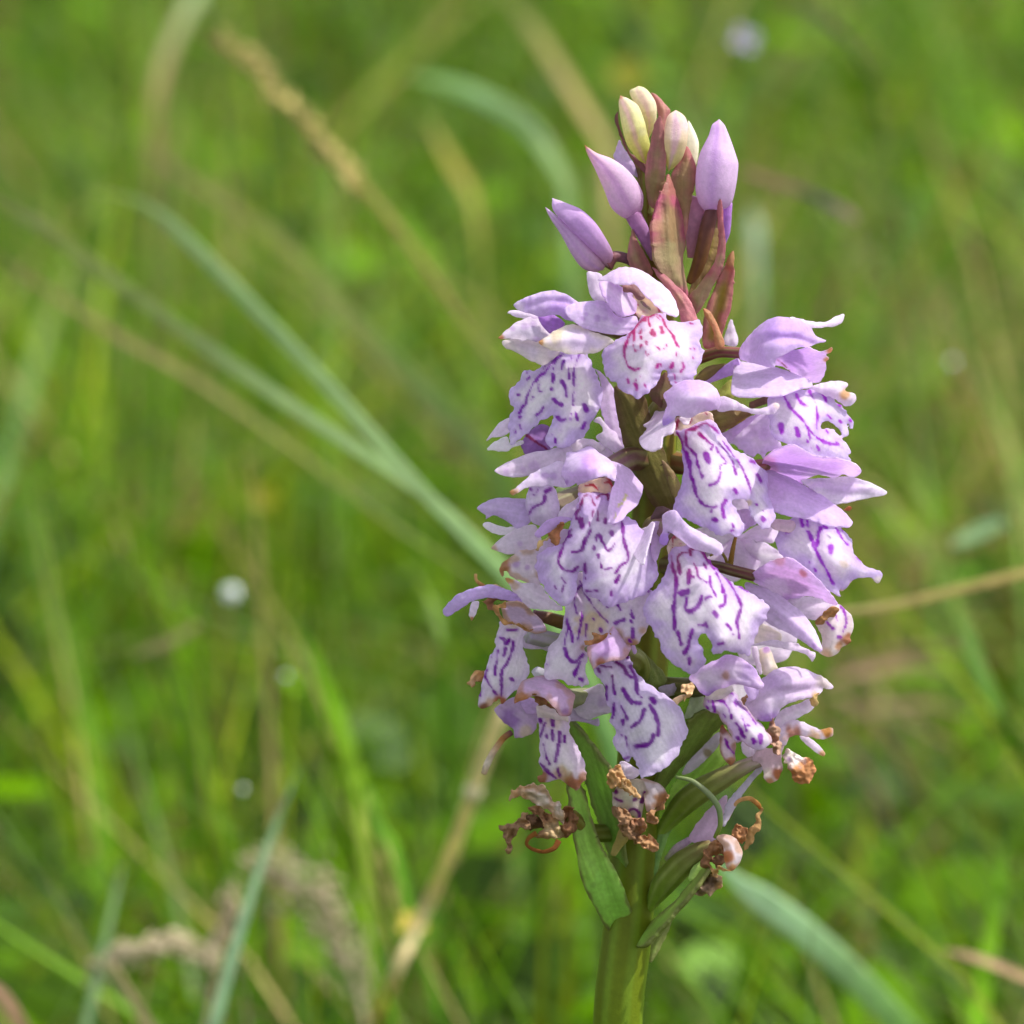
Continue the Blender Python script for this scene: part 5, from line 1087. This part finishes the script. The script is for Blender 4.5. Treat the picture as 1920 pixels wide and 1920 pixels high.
def bloom(name, label, x, y, d, r, c, petals=5, cat='wild flower', stem_c=(96, 126, 50), tilt=0.4):
    """a small flower on its stalk: petals round a centre, then the stalk as its part"""
    SER[0] += 1
    ctr = at(x, y, d); rr = r * U * (DIST - d * U) / DIST
    ax = np.array([0.2, -0.75, 0.62]); ax /= np.linalg.norm(ax)
    a = np.cross(ax, [0, 0, 1]); a /= np.linalg.norm(a); b = np.cross(ax, a)
    V, F = [], []
    for k in range(petals):
        th = 2 * math.pi * k / petals + 0.3
        u = a * math.cos(th) + b * math.sin(th); v = np.cross(ax, u)
        base = len(V)
        for (p, q, e) in ((0.08, 0.0, 0.0), (0.45, 0.34, 0.10), (0.9, 0.36, 0.22), (1.05, 0.0, 0.26), (0.9, -0.36, 0.22), (0.45, -0.34, 0.10)):
            V.append(ctr + u * p * rr + v * q * rr + ax * e * rr)
        F.append((base, base + 1, base + 2, base + 3)); F.append((base, base + 3, base + 4, base + 5))
    C = np.repeat(lin(c)[None], len(V), 0) * rng.uniform(0.85, 1.1, (len(V), 1))
    o = mesh_object(name, V, F, M_BLOOM, None, C)
    o['label'] = label; o['category'] = cat
    st = blade('stalk', label, cat, f'{x} {y + 2} 8 {d - 40}  {x + 6} {y + 60} 9 {d - 50}  {x + 4} {y + 130} 10 {d - 60}', (stem_c, stem_c), tip=False)
    for kx in ('label', 'category', 'group', 'kind'):
        if kx in st:
            del st[kx]
    st.parent = o
    return o


SAGE, OLI, MEA, LIM = (172, 196, 138), (150, 156, 76), (92, 136, 36), (132, 182, 30)
STRAW, PINKST, DUSK = (196, 168, 112), (186, 150, 122), (150, 124, 92)
blade('grass_leaf', 'upper of two long pale blades running from the upper left to the orchid', 'grass', '150 355 30 -5600  280 390 38 -5000  420 520 40 -4400  620 730 40 -3800  800 930 40 -3300  935 1070 40 -2900  1080 1240 38 -2700  1180 1560 30 -2700  1170 1920 30 -2800', (OLI, SAGE, SAGE, SAGE, (120, 160, 90), (90, 130, 36), (80, 120, 30)))
blade('grass_leaf', 'lower of two long pale blades, running from the left edge to the orchid', 'grass', '-60 350 36 -6000  100 440 38 -4800  300 590 38 -4800  560 770 38 -4000  800 930 38 -3400  960 1080 38 -2900  1090 1220 38 -2750  1190 1560 30 -2700  1168 1920 30 -2800', (OLI, OLI, (146, 164, 104), SAGE, SAGE, (120, 160, 90), (90, 130, 36), (80, 120, 30)))
blade('dry_stalk', 'pinkish dry stalk slanting in from the left edge below the pale blades', 'stalk', '-60 450 34 -6200  90 545 36 -6000  220 630 36 -5800  370 715 28 -5700  560 850 22 -5500  760 1000 18 -5200  980 1140 16 -4800  1120 1240 14 -4100', ((160, 146, 92), (150, 142, 84), (126, 140, 66), (110, 136, 50), MEA, MEA), M_STRAW, wide=0.55)
blade('grass_leaf', 'olive blade crossing behind the two pale blades towards the orchid', 'grass', '230 240 34 -9500  330 320 40 -9000  520 450 42 -8200  720 660 42 -7400  940 890 42 -6600', ((150, 134, 92), OLI, (116, 142, 76), (110, 144, 70)))
seed_head('dry_grass_stalk', 'tan grass stalk with a dry head slanting from the top left to the spike', '420 80 16 -6800  480 130 20 -6700  600 265 22 -6400  740 420 22 -6000  880 620 22 -5600  970 740 22 -5200', ((196, 180, 110),), (150, 0.42, 9), 34, stalk_c=((190, 172, 100), (176, 160, 84), (156, 156, 72), (150, 150, 70)))
blade('grass_leaf', 'pale blade with a pink tinge near the top edge at left', 'grass', '390 -40 40 -13000  350 20 42 -12500  310 110 40 -12000  290 190 30 -11800', (SAGE, (160, 160, 110), (176, 140, 100)))
blade('grass_leaf', 'arching pale blade with a bright glint near the top centre', 'grass', '760 140 26 -9000  865 168 46 -8600  960 215 42 -8200  1010 260 38 -8000  1060 340 30 -7800', (SAGE, (176, 200, 160), SAGE, MEA), twist=0.8, wide=0.8)
blade('dry_stalk', 'tan blade slanting from the top edge to the buds', 'stalk', '930 -30 34 -12000  1010 70 38 -11500  1080 180 38 -11000  1140 280 34 -10500', ((150, 160, 80), (186, 166, 104), (170, 150, 96)), M_STRAW)
blade('dry_stalk', 'short orange brown stalk in the grass left of the buds', 'stalk', '790 200 14 -11000  850 310 36 -10800  885 370 30 -10600  900 470 18 -10500', (OLI, (170, 156, 70), (150, 146, 60), MEA), M_STRAW)
blade('dead_leaf', 'thin brown dead blade lying across the grass right of the buds', 'dead leaf', '1370 312 16 -6400  1450 340 24 -6300  1520 365 20 -6200  1570 390 30 -6100  1605 412 20 -6050', ((176, 140, 116), (170, 130, 104), (104, 96, 104), (206, 172, 150)), M_STRAW, root=False)
blade('dark_stalk', 'dark thin stalk near the top edge at right', 'stalk', '1505 10 18 -7600  1550 40 20 -7500  1590 75 18 -7400  1640 150 12 -7400', ((90, 84, 70), (96, 88, 70), (100, 110, 60)), M_STRAW)
blade('grass_leaf', 'pale glinting blade standing right of the pink buds', 'grass', '1410 390 38 -10500  1416 450 44 -10400  1420 520 34 -10300  1424 620 30 -10300', ((196, 214, 190), (196, 214, 190), MEA), twist=0.9)
blade('grass_leaf', 'bright green blade along the left edge bending to lower right', 'grass', '-10 760 36 -9600  50 960 44 -9200  105 1160 46 -8800  160 1360 46 -8200  190 1560 46 -7600  190 1680 44 -7400', (MEA, (116, 156, 50), (120, 168, 40), LIM))
blade('grass_leaf', 'bright green blade left of the lower flowers', 'grass', '545 1150 26 -5200  590 1240 34 -5100  635 1350 38 -5000  665 1450 40 -4950  680 1560 36 -4900', (MEA, LIM, (150, 186, 50), (150, 170, 60)))
blade('grass_stalk', 'grey green stem rising near the bottom edge, thicker of the two at left', 'grass stalk', '565 1430 16 -3300  520 1540 22 -3200  480 1650 26 -3100  440 1780 34 -3000  400 1930 38 -2900', ((120, 148, 96), (130, 160, 122), (126, 160, 116)), twist=0.1)
blade('grass_stalk', 'grey green stem rising near the bottom left corner, thinner of the two', 'grass stalk', '236 1600 14 -4300  214 1690 18 -4200  190 1800 24 -4100  160 1930 28 -4000', ((110, 140, 76), (126, 156, 106), (126, 156, 110)), twist=0.1)
st = blade('straw_stalk', 'straw coloured stem with a swollen node just left of the withered flowers', 'grass stalk', '945 1330 44 -3400  915 1410 42 -3500  885 1490 42 -3600  850 1590 36 -3900  800 1700 32 -4300  740 1830 30 -4200  690 1940 30 -5000', ((236, 222, 170), (240, 228, 180), (232, 210, 150), (206, 180, 106), (200, 176, 106)), M_STRAW, twist=0.1, tip=False)
nd_ = tube('node', 'P', '893 1468 34 -3585  887 1485 48 -3595  882 1500 34 -3610', None, c=((236, 224, 176), (240, 228, 184), (214, 190, 130)), mat=M_STRAW, n=10)
nd_.parent = st
seed_head('dry_grass_stalk', 'dry tan seed head drooping in the bottom left corner', '180 1830 18 -4100  215 1800 20 -4100  260 1785 20 -4100  330 1770 18 -4150  400 1790 16 -4200  430 1690 14 -4250', ((206, 192, 158),), (190, 0.75, 13), 20)
blade('dry_stalk', 'tan bent stalk under the drooping seed head at bottom left', 'stalk', '210 1810 18 -3300  240 1860 26 -3350  290 1940 28 -3400', ((206, 186, 140), (176, 160, 116)), M_STRAW, tip=False)
seed_head('dry_grass_stalk', 'dry tan seed head sprawling left of the stem at the bottom', '490 1610 18 -4800  540 1650 18 -4800  610 1690 18 -4800  640 1760 18 -4800  670 1850 18 -4800', ((198, 184, 152),), (230, 0.95, 26), 20)
seed_head('dry_grass_stalk', 'small dry seed head beside the thick grey green stem', '436 1670 12 -4200  425 1730 14 -4200  410 1800 12 -4200', ((198, 180, 148),), (60, 0.7, 8), 18)
blade('dry_stalk', 'brown stalk in the extreme bottom left corner', 'stalk', '-30 1830 30 -3600  15 1880 36 -3600  60 1960 36 -3600', ((166, 130, 104), (150, 118, 90)), M_STRAW)
blade('grass_leaf', 'broad pale blade running from the foot of the spike to the bottom right', 'grass', '1330 1600 40 -3600  1390 1660 60 -3700  1500 1740 64 -3900  1620 1850 66 -4100  1740 1980 66 -4300', ((190, 216, 178), (198, 220, 186), (170, 200, 140), MEA), wide=0.8)
blade('dry_stalk', 'thin tan stalk running in from the right edge towards the flowers', 'stalk', '1570 1150 16 -3000  1680 1135 24 -3100  1800 1105 26 -3200  1960 1065 26 -3300', ((164, 152, 96), (172, 156, 92), (176, 156, 92)), M_STRAW, root=False, tip=False)
blade('grass_leaf', 'bright lime blade standing near the bottom right corner', 'grass', '1890 1560 30 -4300  1870 1680 46 -4200  1850 1800 56 -4100  1830 1940 60 -4000', (MEA, LIM, LIM))
blade('grass_leaf', 'long green blade sloping from the flowers to the right edge', 'grass', '1640 760 26 -6000  1720 930 36 -5800  1790 1130 40 -5600  1870 1330 40 -4800  1960 1480 40 -5300', (OLI, (110, 150, 56), MEA, MEA))
blade('dry_stalk', 'pinkish dry stalk low at the right edge', 'stalk', '1760 1780 20 -3600  1840 1800 28 -3600  1960 1850 30 -3600', (PINKST, (190, 160, 110)), M_STRAW)
dg = blade('dead_grass', 'tangle of brown dead grass lying right of the lower flowers', 'dead grass', '1530 1285 24 -7800  1610 1262 30 -7800  1700 1245 30 -7800  1800 1262 16 -7800', (DUSK, PINKST, DUSK), M_STRAW, root=False)
for sp_ in ('1520 1300 16 -7600  1600 1320 26 -7600  1670 1390 24 -7600  1720 1490 16 -7600', '1560 1250 12 -8000  1660 1225 20 -8000  1760 1215 20 -8000  1850 1230 10 -8000', '1500 1330 12 -7700  1580 1390 20 -7700  1640 1480 20 -7700  1670 1560 12 -7700',
            '1600 1200 10 -8000  1640 1290 18 -7900  1700 1350 18 -7800  1790 1400 10 -7700', '1540 1350 10 -7600  1640 1330 18 -7600  1740 1320 16 -7600  1810 1340 8 -7600'):
    k_ = blade('strand', '', '', sp_, (DUSK, (176, 150, 116), (150, 126, 90)), M_STRAW, None, root=False)
    for kx in ('label', 'category', 'kind'):
        del k_[kx]
    k_.parent = dg
blade('grass_leaf', 'pale blurred leaf to the right of the middle flowers', 'grass', '1780 1025 20 -5600  1830 1000 46 -5600  1880 980 30 -5600', ((170, 200, 150), (180, 206, 160)), root=False)
blade('grass_leaf', 'bluish blade along the left edge above the bright one', 'grass', '140 460 26 -13000  80 640 40 -12500  30 800 44 -12000  -30 1000 44 -11500', (OLI, (124, 164, 96), (120, 160, 90)))
blade('grass_leaf', 'green blade bending behind the lower left flowers', 'grass', '750 1040 20 -5600  800 1110 24 -5500  830 1210 26 -4800  840 1330 26 -5300', ((150, 170, 70), (130, 164, 60), MEA))
blade('dry_stalk', 'faint dry stalk lying in the grass left of the lower flowers', 'stalk', '250 1230 20 -5600  320 1205 26 -5600  370 1170 20 -5600', ((180, 170, 120), (170, 156, 104)), M_STRAW, root=False)
blade('grass_leaf', 'short bright blade with a glint left of the withered flowers', 'grass', '690 1480 20 -4300  705 1540 30 -4300  740 1590 30 -4300', ((160, 200, 90), (120, 180, 40)))
bloom('wild_flower', 'blurred yellow flower above the tip of the spike', 1175, 145, -15000, 36, (140, 136, 24), cat='wild flower')
bloom('wild_flower', 'small yellow flower in the grass left of the middle flowers', 492, 935, -8600, 26, (134, 130, 20), cat='wild flower')
bloom('wild_flower', 'pale yellow flower low in the grass left of the stem', 772, 1735, -4300, 28, (220, 196, 90), cat='wild flower')
bloom('wild_flower', 'small lilac flower near the top edge at right', 1396, 75, -9000, 26, (176, 166, 196), petals=4, cat='wild flower')

# pale balls whose colour stands in for out-of-focus sun glints
def pale_glint(label, x, y, d, r):
    """a loose pale ball, its colour imitating the soft disc of a sun glint"""
    import bmesh
    bm = bmesh.new()
    bmesh.ops.create_icosphere(bm, subdivisions=3, radius=r * U * (DIST - d * U) / DIST)
    me = bpy.data.meshes.new('glint_ball'); bm.to_mesh(me); bm.free()
    me.polygons.foreach_set('use_smooth', np.ones(len(me.polygons), bool))
    me.materials.append(M_GLINT)
    o = bpy.data.objects.new('glint_ball', me); COL.objects.link(o); o.location = at(x, y, d)
    o['label'] = label; o['category'] = 'dew drop'; o['group'] = 'pale balls painted as glints in the grass'
    return o


M_GLINT = bpy.data.materials.new('pale_glint'); M_GLINT.use_nodes = True
_p = M_GLINT.node_tree.nodes['Principled BSDF']
_p.inputs['Base Color'].default_value = (0.85, 0.9, 0.85, 1); _p.inputs['Roughness'].default_value = 0.12  # near-white colour paints the glint's brightness onto the ball
_p.inputs['Transmission Weight'].default_value = 0.25
pale_glint('bright ball painted as a sun glint in the grass left of the middle flowers', 433, 1113, -6000, 17)
pale_glint('faint ball painted as a glint just below and right of the bright one', 535, 1268, -5800, 6)
pale_glint('faint ball painted as a glint in the grass above the seed heads at left', 455, 1480, -4800, 6)
pale_glint('faint ball painted as a glint in the grass right of the upper flowers', 1785, 680, -7500, 7)
